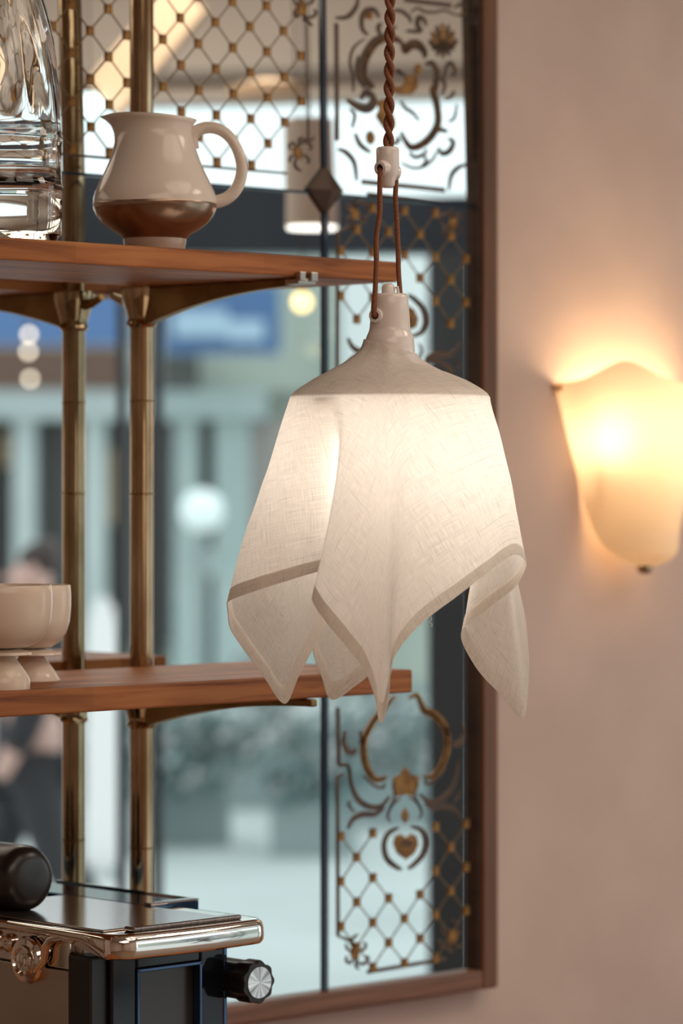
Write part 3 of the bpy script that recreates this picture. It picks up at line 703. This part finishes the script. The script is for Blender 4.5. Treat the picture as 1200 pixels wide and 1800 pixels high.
# hem: a second layer folded over along the edge
hv = []; hu = []; hf = []; NH = 5
nor = [Vector(n_.vector) for n_ in cl.data.vertex_normals]
base = (NR-1-NV)*NU
for j in range(NH+1):
    for i in range(NU):
        hp_, th, phi, kk = cols[i]; Sm = H0/max(abs(math.cos(phi)), abs(math.sin(phi)))
        w0 = 1-.0165/H0*Sm/(Sm-.129); t = w0+(1-w0)*j/NH
        p = clothpt(i, t); row = min(NV, int(round(t*NV))); nr = nor[base+row*NU+i]
        hv.append(p - nr*(.0011 if 0 < j else .0004)); s_ = .129+(Sm-.129)*t; hu.append((s_*math.cos(phi)+.3, s_*math.sin(phi)))
for j in range(NH): hf += [(j*NU+i, (j+1)*NU+i, (j+1)*NU+(i+1) % NU, j*NU+(i+1) % NU) for i in range(NU)]
hm = mesh('hem', hv, hf, M['hem'], lamp, True); setuv(hm, hu)
# a loose thread
tp = P(757, 1084, DL-235*k)
MB().tube([tp+RV*(x*k)-UZ*(z*k) for x, z in ((0, 0), (1, 5), (-2, 9), (2, 13), (1, 17))], .0004, 5).build('loose_thread', M['white'], cl)
# opaque cone inside that keeps the top in shade
pr = [(r*k*.975-.0012, ZC+(HY-y-2)*k) for _, r, y in cone[1:]] 
pr = pr + [(pr[-1][0]-.003, pr[-1][1]-.002)] + [(r-.004, z-.0035) for r, z in reversed(pr)]
MB().lathe(pr, (LCN.x, LCN.y, 0), 64).build('shade_cone', M['porcelain'], lamp, smooth=True)
# porcelain socket
def lz(py): return ZC+(HY-py)*k
sock = MB().lathe([(r*k, lz(y)) for y, r in ((640, 20), (632, 44), (622, 44), (606, 43.5), (594, 42), (587, 39), (581, 36.5), (576, 35.8), (560, 35), (540, 33.5), (524, 32.3), (519, 31), (516.5, 28.5), (516, 24), (516, .01))], (LCN.x, LCN.y, 0), 56).build('socket', M['porcelain'], lamp, smooth=True, autos=60)
sc_ = LP(0, 0, 0)
MB().lathe([(11.5*k, lz(517)), (11.5*k, lz(506)), (10*k, lz(501)), (6*k, lz(498)), (.0001, lz(497.3))], LP(-3, 0, 0).xy.to_3d(), 24).build('finial', M['porcelain'], sock, smooth=True)
MB().tube([LP(6, -4, 517), LP(8, -5, 506), LP(13, -4, 504), LP(15, -2, 517)], 2.6*k, 10).build('finial', M['porcelain'], sock, smooth=True)
# the eyelet with its hole and the cords
hc_ = LP(-24, -26, 556)
nd = (-RV*.42-DV*.9).normalized(); hx_ = nd.cross(UZ).normalized()
MB().lathe([(13*k, -.006), (13*k, .002), (11.5*k, .0042), (7.2*k, .0048), (6.6*k, .003), (6.6*k, -.004)], hc_, 28, ax=(hx_, UZ, nd)).build('eyelet', M['porcelain'], sock, smooth=True)
MB().lathe([(6.5*k, .0022), (6.5*k, .0032), (0.0001, .0032)], hc_, 20, ax=(hx_, UZ, nd)).build('eyelet_hole', M['hole'], sock)
def cordpath(pts, n=8): return [Vector(p) for p in catmull([tuple(p) for p in pts], n)]
MB().tube(cordpath([LP(-14, -6, 299), LP(-17, -22, 304), LP(-18, -22, 340), LP(-18, -22, 375), LP(-24, -24, 420), LP(-24, -26, 465), LP(-26, -30, 510), LP(-28, -34, 548), LP(-26, -31, 556), LP(-20, -20, 557)]), 4.6*k, 10).build('cord', M['cord'], lamp, smooth=True)
MB().tube(cordpath([LP(8, 4, 300), LP(11, 13, 315), LP(10, 15, 345), LP(12, 15, 380), LP(14.5, 16, 430), LP(15.5, 16, 475), LP(18, 14, 510), LP(20, 12, 540)]), 4.4*k, 10).build('cord', M['cord'], lamp, smooth=True)
ends = LP(0, 0, -900)
for ph in (0, math.pi):
    pts = []; N = 300
    for i in range(N+1):
        y = 270 - i*4.0; tw = y/62*2*math.pi+ph; am = 5.0
        x0 = -1.0 + (270-y)*.010 if y > 0 else 1.7
        pts.append(LP(x0-1.5+am*math.cos(tw), am*math.sin(tw), y))
    MB().tube(pts, 5.0*k, 9).build('twisted_cord', M['cord'], lamp, smooth=True)
# porcelain cord grip
gx = -4
grip = MB().lathe([(r*k, lz(y)) for y, r in ((330, 9), (326, 12.5), (318, 13.5), (310, 17), (300, 20), (290, 20.5), (278, 20), (264, 20), (260, 19), (258.5, 16), (258.5, .01))], LP(gx, 0, 0).xy.to_3d(), 40).build('cord_grip', M['porcelain'], lamp, smooth=True, autos=60)
for (sx, sy, py, nx, ny) in ((-13, -15, 297, -.62, -.78), (7, 6, 303, .85, .5)):
    nd = (RV*nx+DV*ny-UZ*.15).normalized(); ux = nd.cross(UZ).normalized(); uy = nd.cross(ux)
    cpt = LP(sx+nx*2, sy+ny*2, py)
    MB().lathe([(15*k, -.012), (14*k, 0), (12.5*k, .004), (8*k, .0052), (6.8*k, .0035)], cpt, 28, ax=(ux, uy, nd)).build('eyelet', M['porcelain'], grip, smooth=True)
    MB().lathe([(6.9*k, .0030), (6.9*k, .0036), (.0001, .0036)], cpt, 18, ax=(ux, uy, nd)).build('eyelet_hole', M['hole'], grip)
# bulb with its fitting
bz = lz(806)
bc = LP(6, -4, 0); bc.z = 0
MB().lathe([(.019, lz(655)), (.019, lz(765)), (.016, lz(772)), (.0001, lz(772))], bc, 28).build('bulb_holder', M['porcelain'], lamp, smooth=True, autos=40)
MB().lathe([(.013, lz(772)), (.015, lz(786)), (.024, lz(810)), (.031, lz(842)), (.032, lz(860)), (.027, lz(886)), (.016, lz(900)), (.0001, lz(904))], bc, 32).build('bulb', M['bulb'], lamp, smooth=True)

# ------------------------------------------------------------------ the wall sconce
WS = PY(1083, 800, .02)
kz = (Vector((WS.x, WS.y+LC, 0)).dot(DV))/F
scn = empty('wall_sconce', WS, 'glowing amber shell-shaped glass sconce on the plaster wall', 'wall lamp')
Wd, Dp = .150, .132
n, m_ = 72, 40; v = []; f = []
prf = [(0, 0, 0, .061), (.01, .025, .030, .058), (.04, .045, .055, .052), (.08, .060, .078, .038), (.18, .072, .100, .018), (.33, .083, .122, .005), (.47, .093, .132, 0), (.7, .118, .140, 0), (1, .150, .146, 0)]
prf = catmull(prf, 6)
for layer in (0, 1):
    for j in range(m_+1):
        t = (j/m_)**1.6; ww, dd_, yo = (interp([(q[0], q[c_]) for q in prf], t) for c_ in (1, 2, 3))
        for i in range(n+1):
            th = -math.pi/2+math.pi*i/n
            crest = 36*math.exp(-((abs(th)-R(42))/R(20))**2) + 0*abs(th)
            top = 676-crest
            py = 994-(994-top)*t if t > 0 else 994
            off = .0035*layer
            x = ww*math.sin(th); y = -(yo+dd_*math.cos(th))
            v.append((WS.x+x, WS.y+y, ZC+(HY-py)*kz + off*(1-t)))
N1 = (m_+1)*(n+1)
for j in range(m_):
    for i in range(n):
        a = j*(n+1)+i; f.append((a, a+1, a+n+2, a+n+1)); f.append((N1+a, N1+a+n+1, N1+a+n+2, N1+a+1))
f += [(m_*(n+1)+i, m_*(n+1)+i+1, N1+m_*(n+1)+i+1, N1+m_*(n+1)+i) for i in range(n)]
mesh('glass_shell', v[:N1], [q for q in f if max(q) < N1], M['alabaster'], scn, True)
fc = Vector((WS.x, WS.y-.061, ZC+(HY-995)*kz))
MB().lathe([(.011, .010), (.0125, 0), (.0125, -.006), (.009, -.011), (.0001, -.012)], fc, 24).build('finial', M['brass'], scn, smooth=True, autos=50)
for s in (-1, 1):
    MB().tube([(WS.x+s*(Wd+.004), WS.y, ZC+(HY-683)*kz), (WS.x+s*(Wd-.003), WS.y-.014, ZC+(HY-686)*kz)], .0055, 12).build('clip', M['clipbrass'], scn, smooth=True)
MB().box((WS.x-.03, WS.y-.010, ZC+(HY-900)*kz), (WS.x+.03, WS.y, ZC+(HY-815)*kz)).build('back_plate', M['brass'], scn, bevel=.003)
for bx in (-.055, .055):
    MB().tube([(WS.x+bx*.4, WS.y-.009, ZC+(HY-850)*kz), (WS.x+bx*.7, WS.y-.036, ZC+(HY-848)*kz), (WS.x+bx, WS.y-.042, ZC+(HY-830)*kz), (WS.x+bx, WS.y-.042, ZC+(HY-797)*kz)], .008, 12).build('bulb_holder', M['brass'], scn, smooth=True)
    MB().lathe([(.008, 0), (.011, .010), (.015, .026), (.015, .046), (.009, .076), (.0001, .086)], (WS.x+bx, WS.y-.042, ZC+(HY-798)*kz), 24).build('bulb', M['sconcebulb'], scn, smooth=True)

# ------------------------------------------------------------------ the coffee machine
X0, X1, YFM, ZTM = 2.690, 2.975, -.46, .945
mb = MB(); mb.box((1.95, -.62, FZ), (4.95, -.12, .4998))
ce = empty('counter', (3.4, -.33, FZ), 'wooden cafe counter below the mirror, under the coffee machine', 'counter')
MB().box((1.9, -.66, .50), (5.0, -.10, .54)).build('worktop', M['wood'], ce, bevel=.003)
mb.build('base_cabinet', M['navy'], ce)
mac = empty('coffee_machine', (2.83, -.25, .54), 'chrome and black coffee machine with a fluted black knob', 'coffee machine')
MB().box((X0+.012, -.42, .54), (2.928, -.10, .934)).build('body', M['steel'], mac, bevel=.004)
# left side plates of brushed steel with a seam
ysm = PY(18, 1700, -.30).y
for y0, y1 in ((-.408, -.2295), (-.2275, -.07)):
    MB().box((X0, y0, .545), (X0+.0118, y1, .893)).build('side_plate', M['steel'], mac, bevel=.0015)
for y0, y1 in ((-.408, -.2295), (-.2275, -.07)):
    MB().box((X0+.002, y0, .895), (X0+.0118, y1, .933)).build('side_plate', M['chrome'], mac, bevel=.001)
# black column at the near corner
MB().box((X0-.002, -.452, .545), (X0+.030, -.4085, .915)).build('corner_column', M['black'], mac, bevel=.004)
# front panel: gloss surround with a recessed dark window
xp0, xp1 = PY(196, 1720, YFM).x, PY(394, 1720, YFM).x
xw0, xw1 = PY(240, 1720, YFM).x, PY(352, 1720, YFM).x; zw = PY(300, 1697, YFM).z
pn = MB(); pn.box((xp0, YFM, .545), (xw0, -.4205, .915)); pn.box((xw1, YFM, .545), (xp1, -.4205, .915)); pn.box((xw0, YFM, zw), (xw1, -.4205, .915))
pn.build('front_panel', M['gloss'], mac, bevel=.003)
fr = MB(); b_w = .0035
fr.box((xw0-.001, YFM-.003, .545), (xw0+b_w, YFM+.01, zw)); fr.box((xw1-b_w, YFM-.003, .545), (xw1+.001, YFM+.01, zw)); fr.box((xw0-.001, YFM-.003, zw-b_w), (xw1+.001, YFM+.01, zw+.001))
fr.build('window_frame', M['bluegloss'], mac, bevel=.001)
MB().box((xw0, YFM+.012, .545), (xw1, -.4205, zw)).build('window', M['screen'], mac)
# side edges of the panel, the blue daylight on them put into the colour
MB().box((xp1+.0002, YFM+.001, .545), (xp1+.006, -.4205, .912)).build('panel_edge', M['bluegloss'], mac, bevel=.001)
# top: chrome drip lip with rounded front, brushed plate and blue gloss deck behind
lipx0, lipx1 = X0-.012, 2.932
outl = []
def rc(cx, cy, r, a0, a1, n=8): return [(cx+r*math.cos(R(a0+(a1-a0)*i/n)), cy+r*math.sin(R(a0+(a1-a0)*i/n))) for i in range(n+1)]
ring = rc(lipx0+.03, -.49, .03, 180, 270) + [(lipx0+.09, -.5245), (lipx0+.16, -.5245)] + rc(lipx1-.028, -.492, .028, 270, 360) + [(lipx1, -.46), (lipx1, -.38), (lipx1, -.30), (lipx0, -.30), (lipx0, -.38), (lipx0, -.45)]
lv = []; lf = []; nr = len(ring)
ccx, ccy = (lipx0+lipx1)/2, -.42
for (dz, sc1) in ((.917, .90), (.917, .965), (.921, .99), (.929, 1.0), (.938, .992), (.944, .97), (.947, .93), (.947, .85)):
    for (x, y) in ring:
        ys = ccy+(y-ccy)*sc1 if y < -.30 else y
        fk = min(1, max(.38, (-.43-y)/.045)); lv.append((ccx+(x-ccx)*(1-(1-sc1)*.5), ys, .947-(.947-dz)*fk))
for j in range(7): lf += [(j*nr+i, j*nr+(i+1) % nr, (j+1)*nr+(i+1) % nr, (j+1)*nr+i) for i in range(nr)]
lf += [tuple(range(nr-1, -1, -1)), tuple(range(7*nr, 8*nr))]
mesh('top_lip', lv, lf, M['chrome'], mac, True, autos=60)
MB().box((X0-.006, -.30, .935), (X1-.06, -.07, .9465)).build('top_rim', M['chrome'], mac, bevel=.004)
MB().box((X0+.004, -.470, .9472), (X1-.085, -.16, .9495)).build('top_plate', M['topsteel'], mac, bevel=.0008)
MB().box((X0+.03, -.497, .9470), (X1-.075, -.478, .9530)).build('plate_bar', M['topsteel'], mac, bevel=.0025, bseg=3)
MB().box((X1-.0845, -.33, .9275), (X1, -.04, .9500)).build('rear_deck', M['bluegloss'], mac, bevel=.001)
MB().box((X1-.004, -.3302, .9502), (X1, -.04, .9525)).build('deck_edge', M['chrome'], mac)
MB().box((X1-.0845, -.332, .9502), (X1-.005, -.318, .9530)).build('deck_edge', M['topsteel'], mac, bevel=.0006)
# chrome latch on the side: stepped disc and hooked arm
lc = P(54, 1687, 4.21); lcp = Vector((X0-.0005, lc.y, lc.z))
t_ = (54-600)/F; D_ = X0/(sA+t_*cA); lcp = P(54, 1687, D_)
axs = (Vector((0, 1, 0)), UZ, Vector((-1, 0, 0)))
lt = MB().lathe([(.030, 0), (.030, .006), (.027, .010), (.020, .011), (.019, .016), (.0165, .0165), (.014, .012), (.0095, .012), (.0085, .016), (.005, .017), (.0001, .017)], lcp, 40, ax=axs).build('latch', M['chrome'], mac, smooth=True, autos=35)
a0 = lcp+Vector((-.006, 0, 0))
MB().tube([a0+Vector((0, -.018, -.012)), a0+Vector((0, -.034, .004)), a0+Vector((0, -.036, .020)), a0+Vector((0, -.048, .031)), a0+Vector((0, -.070, .036)), a0+Vector((0, -.086, .034))], .0055, 12).build('latch_arm', M['chrome'], lt, smooth=True)
for dy, rr in ((.045, .012), (.075, .0145)):
    MB().lathe([(rr, 0), (rr, .005), (rr*.75, .008), (rr*.6, .006), (rr*.3, .006), (.0001, .009)], Vector((X0+.0015, lcp.y+dy, lcp.z+.017)), 24, ax=axs).build('bolt', M['chrome'], mac, smooth=True, autos=35)
# fluted knob facing the room
kf = PY(455, 1727, -.502); rk = .0262
axk = (Vector((1, 0, 0)), UZ, Vector((0, -1, 0)))
def flute(a, h): return 1+.055*math.cos(9*a)
kn = MB().lathe([(rk*.93, -.075), (rk*.93, -.030), (rk*1.02, -.022), (rk*1.02, -.003), (rk*.97, 0), (rk*.80, .0002), (.0001, .0002)], kf, 90, ax=axk, rmod=flute).build('knob', M['black'], mac, smooth=True, autos=40)
cap = MB().lathe([(rk*.77, 0), (rk*.76, .0014), (.0001, .0016)], (0, 0, 0), 48, ax=axk).build('knob_cap', M['alu'], None, smooth=True, autos=40)
cap.parent = kn; cap.location = kf-ORG[kn]+Vector((0, -.0002, 0))
MB().tube([kf+Vector((-.012, .04, 0)), kf+Vector((-.012, .09, 0))], .012, 14).build('knob_shaft', M['black'], mac, smooth=True)
# black rounded handle lying on top
hz_ = .9497+.041
prh = [(.0001, -.18), (.041, -.178), (.043, -.03), (.0425, -.006), (.040, .003), (.034, .010), (.024, .013), (.0001, .0145)]
t_ = (46-600)/F; XH = 2.745; D_ = XH/(sA+t_*cA); yh = -LC + D_*(cA-t_*sA)
MB().lathe(prh, (XH, yh, hz_), 48, ax=axk).build('top_handle', M['blacksatin'], mac, smooth=True)

# ------------------------------------------------------------------ what the mirror shows: lamps in the room
def pendant(px, py, D, r, mt, lab, name='globe_lamp', grp=None):
    c = V(px, py, D); o = empty(name, c, lab, 'lamp', grp)
    MB().lathe([(r*math.sin(math.pi*i/14)+.00001, -r*math.cos(math.pi*i/14)) for i in range(15)], c, 24).build('globe', mt, o, smooth=True)
    MB().lathe([(r*.45, r*.85), (r*.45, r*1.35), (.006, r*1.5)], c, 16).build('cap', M['bronze'], o)
    MB().tube([c+UZ*(r*1.4), Vector((c.x, c.y, HC))], .0025, 6).build('cord', M['bronze'], o)
pendant(531, 531, 7.6, .024, emit('warm_globe', (1, .78, .36), 2.2), 'small warm yellow globe bulb reflected beneath the upper shelf')
c0 = V(548, 398, 6.6)
cyl = empty('cylinder_lamp', c0, 'pale cylindrical pendant lamp with glowing base, reflected beside the diamond boss', 'lamp')
MB().lathe([(.05, 0), (.050, .02), (.047, .245), (.01, .25)], c0, 32).build('cylinder_shade', mat('pale_grey_shade', (.80, .77, .75), .6), cyl, smooth=True, autos=40)
MB().lathe([(.049, -.0005), (.047, -.006), (.0001, -.008)], c0, 28).build('diffuser', emit('cool_diffuser', (1, .95, .88), 2.6), cyl, smooth=True)
MB().tube([c0+UZ*.248, Vector((c0.x, c0.y, HC))], .003, 6).build('cord', M['bronze'], cyl)
pendant(165, 125, 8.2, .042, emit('cool_globe', (.72, .95, 1), 1.4), 'pale blue glowing globe reflected left of the pitcher')
# warm light patch built as an ochre bar, and a shallow warm ceiling dish
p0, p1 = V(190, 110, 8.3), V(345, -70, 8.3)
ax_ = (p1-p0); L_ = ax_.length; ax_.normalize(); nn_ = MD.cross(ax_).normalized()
b = MB().obox((p0+p1)/2, ax_*(L_/2), nn_*.055, MD*.05).build('warm_light_patch', M['warmpatch_dish'], None, origin=p0)
tag(b, 'diagonal ochre bar painted as a warm-lit ceiling patch, reflected at the upper left', 'beam')
c1 = V(480, 118, 8.0)
d_ = MB().lathe([(.0001, .0), (.09, .004), (.10, .03), (.02, .05), (.0001, .05)], c1, 32).build('dish_lamp', M['warmpatch_dish'], None, smooth=True, origin=c1)
tag(d_, 'shallow ochre hanging dish reflected right of the pitcher', 'lamp')

# ------------------------------------------------------------------ the street outside, seen in the mirror
def vbox(mb, px0, px1, py0, py1, D, th=.1):
    a, b = V(px0, py1, D), V(px1, py0, D); c = (a+b)/2
    hw = abs((b-a).dot(MR))/2; hh = abs(b.z-a.z)/2
    return mb.obox(c, MR*hw, MD*th, UZ*hh)
c = V(600, 845, 20)
mb = MB(); mb.obox((c.x, c.y, FZ-.04), MR*25, MD*10.85, (0, 0, .03)); tag(struct(mb.build('ground_street', M['pave'])), 'pale paved street outside the shopfront')
DB = 24.0
bl = empty('street_building', Vector((V(300, 845, DB).x, V(300, 845, DB).y, FZ)), 'pale teal shopfront building across the street, reflected in the mirror', 'building')
vbox(MB(), -900, 1900, 350, 690, DB+.5, .2).build('wall', M['facade'], bl)
vbox(MB(), -900, 1900, 690, 1225, DB+.6, .2).build('wall', M['facade'], bl)
vbox(MB(), -900, 470, 688, 738, DB, .3).build('beam', M['teal'], bl)
for a, b_ in ((28, 66), (150, 188), (308, 352), (378, 440), (-60, -20), (-150, -110), (-240, -200)):
    vbox(MB(), a, b_, 738, 1225, DB, .2).build('post', M['teal'], bl)
for a, b_, c_, d_, mt in ((-20, 28, 740, 1130, 'darkpane'), (66, 150, 740, 1130, 'darkpane'), (188, 308, 740, 1130, 'darkpane'), (352, 378, 740, 1225, 'darkpane'), (-110, -60, 740, 1130, 'darkpane')):
    vbox(MB(), a, b_, c_, d_, DB+.3, .05).build('pane', M[mt], bl)
for a, b_, c_, d_ in ((185, 200, 790, 920), (0, 20, 760, 820)): vbox(MB(), a, b_, c_, d_, DB+.1, .05).build('poster', mat('ochre_poster', (.55, .40, .26), .7), bl)
vbox(MB(), 350, 380, 965, 1010, DB, .22).build('beam', M['teal'], bl)
vbox(MB(), 440, 560, 740, 925, DB+.2, .1).build('panel', M['facadewarm'], bl)
vbox(MB(), 440, 560, 925, 1225, DB+.2, .1).build('panel', M['teal'], bl)
vbox(MB(), -60, 215, 612, 690, DB+.1, .1).build('panel', M['brownpane'], bl)
vbox(MB(), 285, 350, 625, 690, DB+.1, .1).build('panel', M['darkpane'], bl)
vbox(MB(), 598, 760, 440, 690, DB+.1, .1).build('panel', M['white'], bl)
sg = empty('shop_sign', V(385, 610, DB-1.0), 'blue shop sign with pale blurred lettering, reflected beneath the upper shelf', 'sign')
vbox(MB(), 290, 492, 500, 622, DB-1.0, .06).build('sign_board', M['bluesign'], sg)
vbox(MB(), 305, 400, 545, 592, DB-1.1, .02).build('lettering', M['lightsign'], sg)
vbox(MB(), 400, 465, 562, 600, DB-1.1, .02).build('lettering', M['lightsign'], sg)
for a in (300, 480): vbox(MB(), a, a+6, 520, 560, DB-.70, .22).build('sign_arm', M['slate'], sg)
sg2 = empty('shop_sign', V(100, 610, DB-1.0), 'long blue shop fascia reflected left of the brass uprights', 'sign')
vbox(MB(), -200, 232, 500, 606, DB-1.0, .06).build('sign_board', M['bluesign'], sg2)
for a in (-150, 200): vbox(MB(), a, a+6, 520, 560, DB-.70, .22).build('sign_arm', M['slate'], sg2)
for i, (x, y, pl) in enumerate(((51, 588, 'topmost'), (50, 618, 'middle'), (53, 666, 'lowest'))):
    Db = 16.4+.7*i; c = V(x, y, Db); o = empty('street_bulb', c, pl+' of three cream bokeh lights reflected left of the brass uprights', 'lamp', 'street bulbs')
    MB().lathe([(.014*math.sin(math.pi*j/10)+.00001, -.014*math.cos(math.pi*j/10)) for j in range(11)], c, 14).build('bulb', emit('cream_bulb', (1, .82, .62), 7), o, smooth=True)
    MB().tube([c+UZ*.013, V(x, 470, Db)], .004, 6).build('cord', M['bronze'], o)
# round white lamp on a stem
c = V(355, 898, 20); gl = empty('globe_post', Vector((c.x, c.y, FZ-.01)), 'round white street globe on a post, reflected left of the linen shade', 'street lamp')
MB().lathe([(.125*math.sin(math.pi*j/16)+.0001, -.125*math.cos(math.pi*j/16)) for j in range(17)], c, 28).build('globe', emit('white_globe', (.90, .97, .96), .25), gl, smooth=True)
MB().tube([Vector((c.x, c.y, FZ-.01)), c-UZ*.12], .035, 12).build('post', M['planter'], gl, smooth=True)
# planters with shrubs
def shrub(px, D, wdt, hgt, lab, seed):
    rnd = random.Random(seed); base = V(px, 1200, D); base.z = FZ-.01
    o = empty('planter_shrub', base, lab, 'shrub', 'shrubs in planters across the street')
    MB().obox(base+UZ*.14, MR*(wdt*.42), MD*.16, UZ*.14).build('planter', M['planter'], o)
    vs = MB(); pt = MB()
    for i in range(420):
        a = rnd.uniform(0, 2*math.pi); u = rnd.random()**.5; h = rnd.random()
        c = base + MR*(wdt*.5*u*math.cos(a)) + MD*(.3*u*math.sin(a)) + UZ*(.27+h*hgt*(1-.45*u*u))
        s = rnd.uniform(.03, .065); q = Vector((rnd.gauss(0, 1), rnd.gauss(0, 1), rnd.gauss(0, 1))).normalized(); e = q.orthogonal().normalized(); g2 = q.cross(e)
        (pt if rnd.random() < .16 else vs).add([c-e*s, c-g2*s*.5, c+e*s, c+g2*s*.5+q*s*.2], [(0, 1, 2), (0, 2, 3)])
    x = vs.build('foliage', M['leaf'], o); x['kind'] = 'stuff'
    x = pt.build('blossom', M['petal'], o); x['kind'] = 'stuff'
for i, (px, D, wd, hg, lab) in enumerate(((180, 17, .5, .55, 'leafy shrub in a planter reflected between the two brass pole images'), (325, 17.5, .55, .50, 'grey-green shrub in a planter reflected right of the brass upright'),
    (450, 19.5, .6, .62, 'full leafy shrub in a planter reflected below the middle of the lower shelf'), (550, 17, .5, .45, 'low leafy shrub in a planter reflected beside the vertical mirror joint'), (670, 18.5, .7, .55, 'leafy shrub in a planter reflected behind the gilded cartouche'))):
    shrub(px, D, wd, hg, lab, i)
# a passer-by in a black coat
def person(px, D, h, lab, face):
    b0 = V(px, 1500, D); b0.z = FZ-.01
    o = empty('person', b0, lab, 'person')
    def skin(name, pts, edges, mt, root=0):
        me = bpy.data.meshes.new(name); me.from_pydata([p[0] for p in pts], edges, []); ob = bpy.data.objects.new(name, me); COL.objects.link(ob); ob.parent = o
        ORG[ob] = b0; md = ob.modifiers.new('skin', 'SKIN'); sv = me.skin_vertices[0].data
        for q, p in zip(sv, pts): q.radius = (p[1], p[1]*p[2])
        sv[root].use_root = True
        ss = ob.modifiers.new('sub', 'SUBSURF'); ss.levels = 2; ss.render_levels = 2; me.materials.append(mt); return ob
    X, Y = -MD, MR*face
    L = lambda x, y, z: tuple(X*x+Y*y+UZ*z)
    # body: pelvis, spine, neck, head, arms, legs in one skin
    pts = [(L(0, 0, .95*h), .15, .75), (L(0, 0, 1.15*h), .145, .7), (L(0, 0, 1.36*h), .17, .65), (L(0, -.01, 1.47*h), .06, 1), (L(0, -.02, 1.56*h), .075, 1.1), (L(0, -.01, 1.68*h), .085, 1.15),
           (L(-.20, 0, 1.38*h), .075, 1), (L(-.25, .02, 1.10*h), .055, 1), (L(-.22, -.12, .90*h), .042, 1), (L(-.20, -.18, .83*h), .035, .6),
           (L(.20, 0, 1.38*h), .075, 1), (L(.25, .02, 1.10*h), .055, 1), (L(.23, -.08, .88*h), .042, 1), (L(.22, -.12, .80*h), .035, .6),
           (L(-.09, 0, .86*h), .10, 1), (L(-.10, -.16, .50*h), .075, 1), (L(-.10, -.26, .10*h), .05, 1), (L(-.10, -.38, .04*h), .045, .8),
           (L(.09, 0, .86*h), .10, 1), (L(.10, .08, .50*h), .075, 1), (L(.10, .28, .10*h), .05, 1), (L(.10, .18, .04*h), .045, .8)]
    ed = [(0, 1), (1, 2), (2, 3), (3, 4), (4, 5), (2, 6), (6, 7), (7, 8), (8, 9), (2, 10), (10, 11), (11, 12), (12, 13), (0, 14), (14, 15), (15, 16), (16, 17), (0, 18), (18, 19), (19, 20), (20, 21)]
    skin('body', pts, ed, M['skin'])
    skin('coat', [(L(0, 0, .72*h), .20, .85), (L(0, 0, .95*h), .185, .8), (L(0, 0, 1.15*h), .18, .75), (L(0, 0, 1.36*h), .20, .7), (L(0, 0, 1.44*h), .085, 1),
                  (L(-.21, 0, 1.38*h), .09, 1), (L(-.26, .02, 1.10*h), .075, 1), (L(-.225, -.11, .92*h), .058, 1), (L(.21, 0, 1.38*h), .09, 1), (L(.26, .02, 1.10*h), .075, 1), (L(.235, -.07, .90*h), .058, 1)],
         [(0, 1), (1, 2), (2, 3), (3, 4), (3, 5), (5, 6), (6, 7), (3, 8), (8, 9), (9, 10)], M['coat'], 1)
    skin('trousers', [(L(0, 0, .90*h), .17, .8), (L(-.09, 0, .82*h), .115, 1), (L(-.10, -.16, .50*h), .09, 1), (L(-.10, -.26, .11*h), .07, 1), (L(.09, 0, .82*h), .115, 1), (L(.10, .08, .50*h), .09, 1), (L(.10, .28, .11*h), .07, 1)],
         [(0, 1), (1, 2), (2, 3), (0, 4), (4, 5), (5, 6)], M['jeans'])
    for s, dy in ((-1, -.27), (1, .27)):
        skin('shoe', [(L(s*.10, .06+dy, .035), .05, .9), (L(s*.10, -.06+dy, .035), .05, .8), (L(s*.10, -.15+dy, .03), .042, .7)], [(0, 1), (1, 2)], M['coat'])
    skin('hair', [(L(0, .035, 1.60*h), .075, 1.1), (L(0, .02, 1.70*h), .088, 1.15), (L(0, -.01, 1.755*h), .07, 1)], [(0, 1), (1, 2)], M['hair'])
    for s in (-1, 1):
        c = L(s*.032, -.105, 1.635*h)
        MB().lathe([(.011*math.sin(math.pi*j/8)+.0001, -.011*math.cos(math.pi*j/8)) for j in range(9)], Vector(c)+b0, 10).build('eye', M['hair'], o, smooth=True)
        MB().lathe([(.018*math.sin(math.pi*j/8)+.0001, -.03*math.cos(math.pi*j/8)) for j in range(9)], Vector(L(s*.088, 0, 1.63*h))+b0, 10).build('ear', M['skin'], o, smooth=True)
    MB().add([Vector(L(*q))+b0 for q in ((-.016, -.10, 1.585*h), (.016, -.10, 1.585*h), (0, -.135, 1.59*h), (0, -.10, 1.64*h))], [(0, 1, 2), (0, 2, 3), (1, 3, 2), (0, 3, 1)]).build('nose', M['skin'], o)
    MB().obox(Vector(L(0, -.098, 1.558*h))+b0, X*.024, Y*.006, UZ*.005).build('mouth', mat('lips', (.45, .2, .18), .5), o)
person(62, 13.0, .93, 'person in a black coat walking in the street, reflected behind the ivory bowls', 1)
# white round-topped pavement board
cb = V(180, 1400, 16.0); cb.z = FZ-.01
ch = empty('pavement_board', cb, 'white round-topped pavement board, reflected between the brass pole images', 'sign')
pr_ = [cb + MR*(.075*math.cos(math.pi*i/12)) + UZ*(1.08+.24*math.sin(math.pi*i/12)) for i in range(13)]
MB().prism([cb+MR*.085+UZ*.06]+pr_+[cb-MR*.085+UZ*.06], MD*.03).build('board', M['white'], ch)
for sx in (-1, 1): MB().obox(cb+MR*(sx*.06)+UZ*.03, MR*.015, MD*.14, UZ*.03).build('foot', M['planter'], ch)
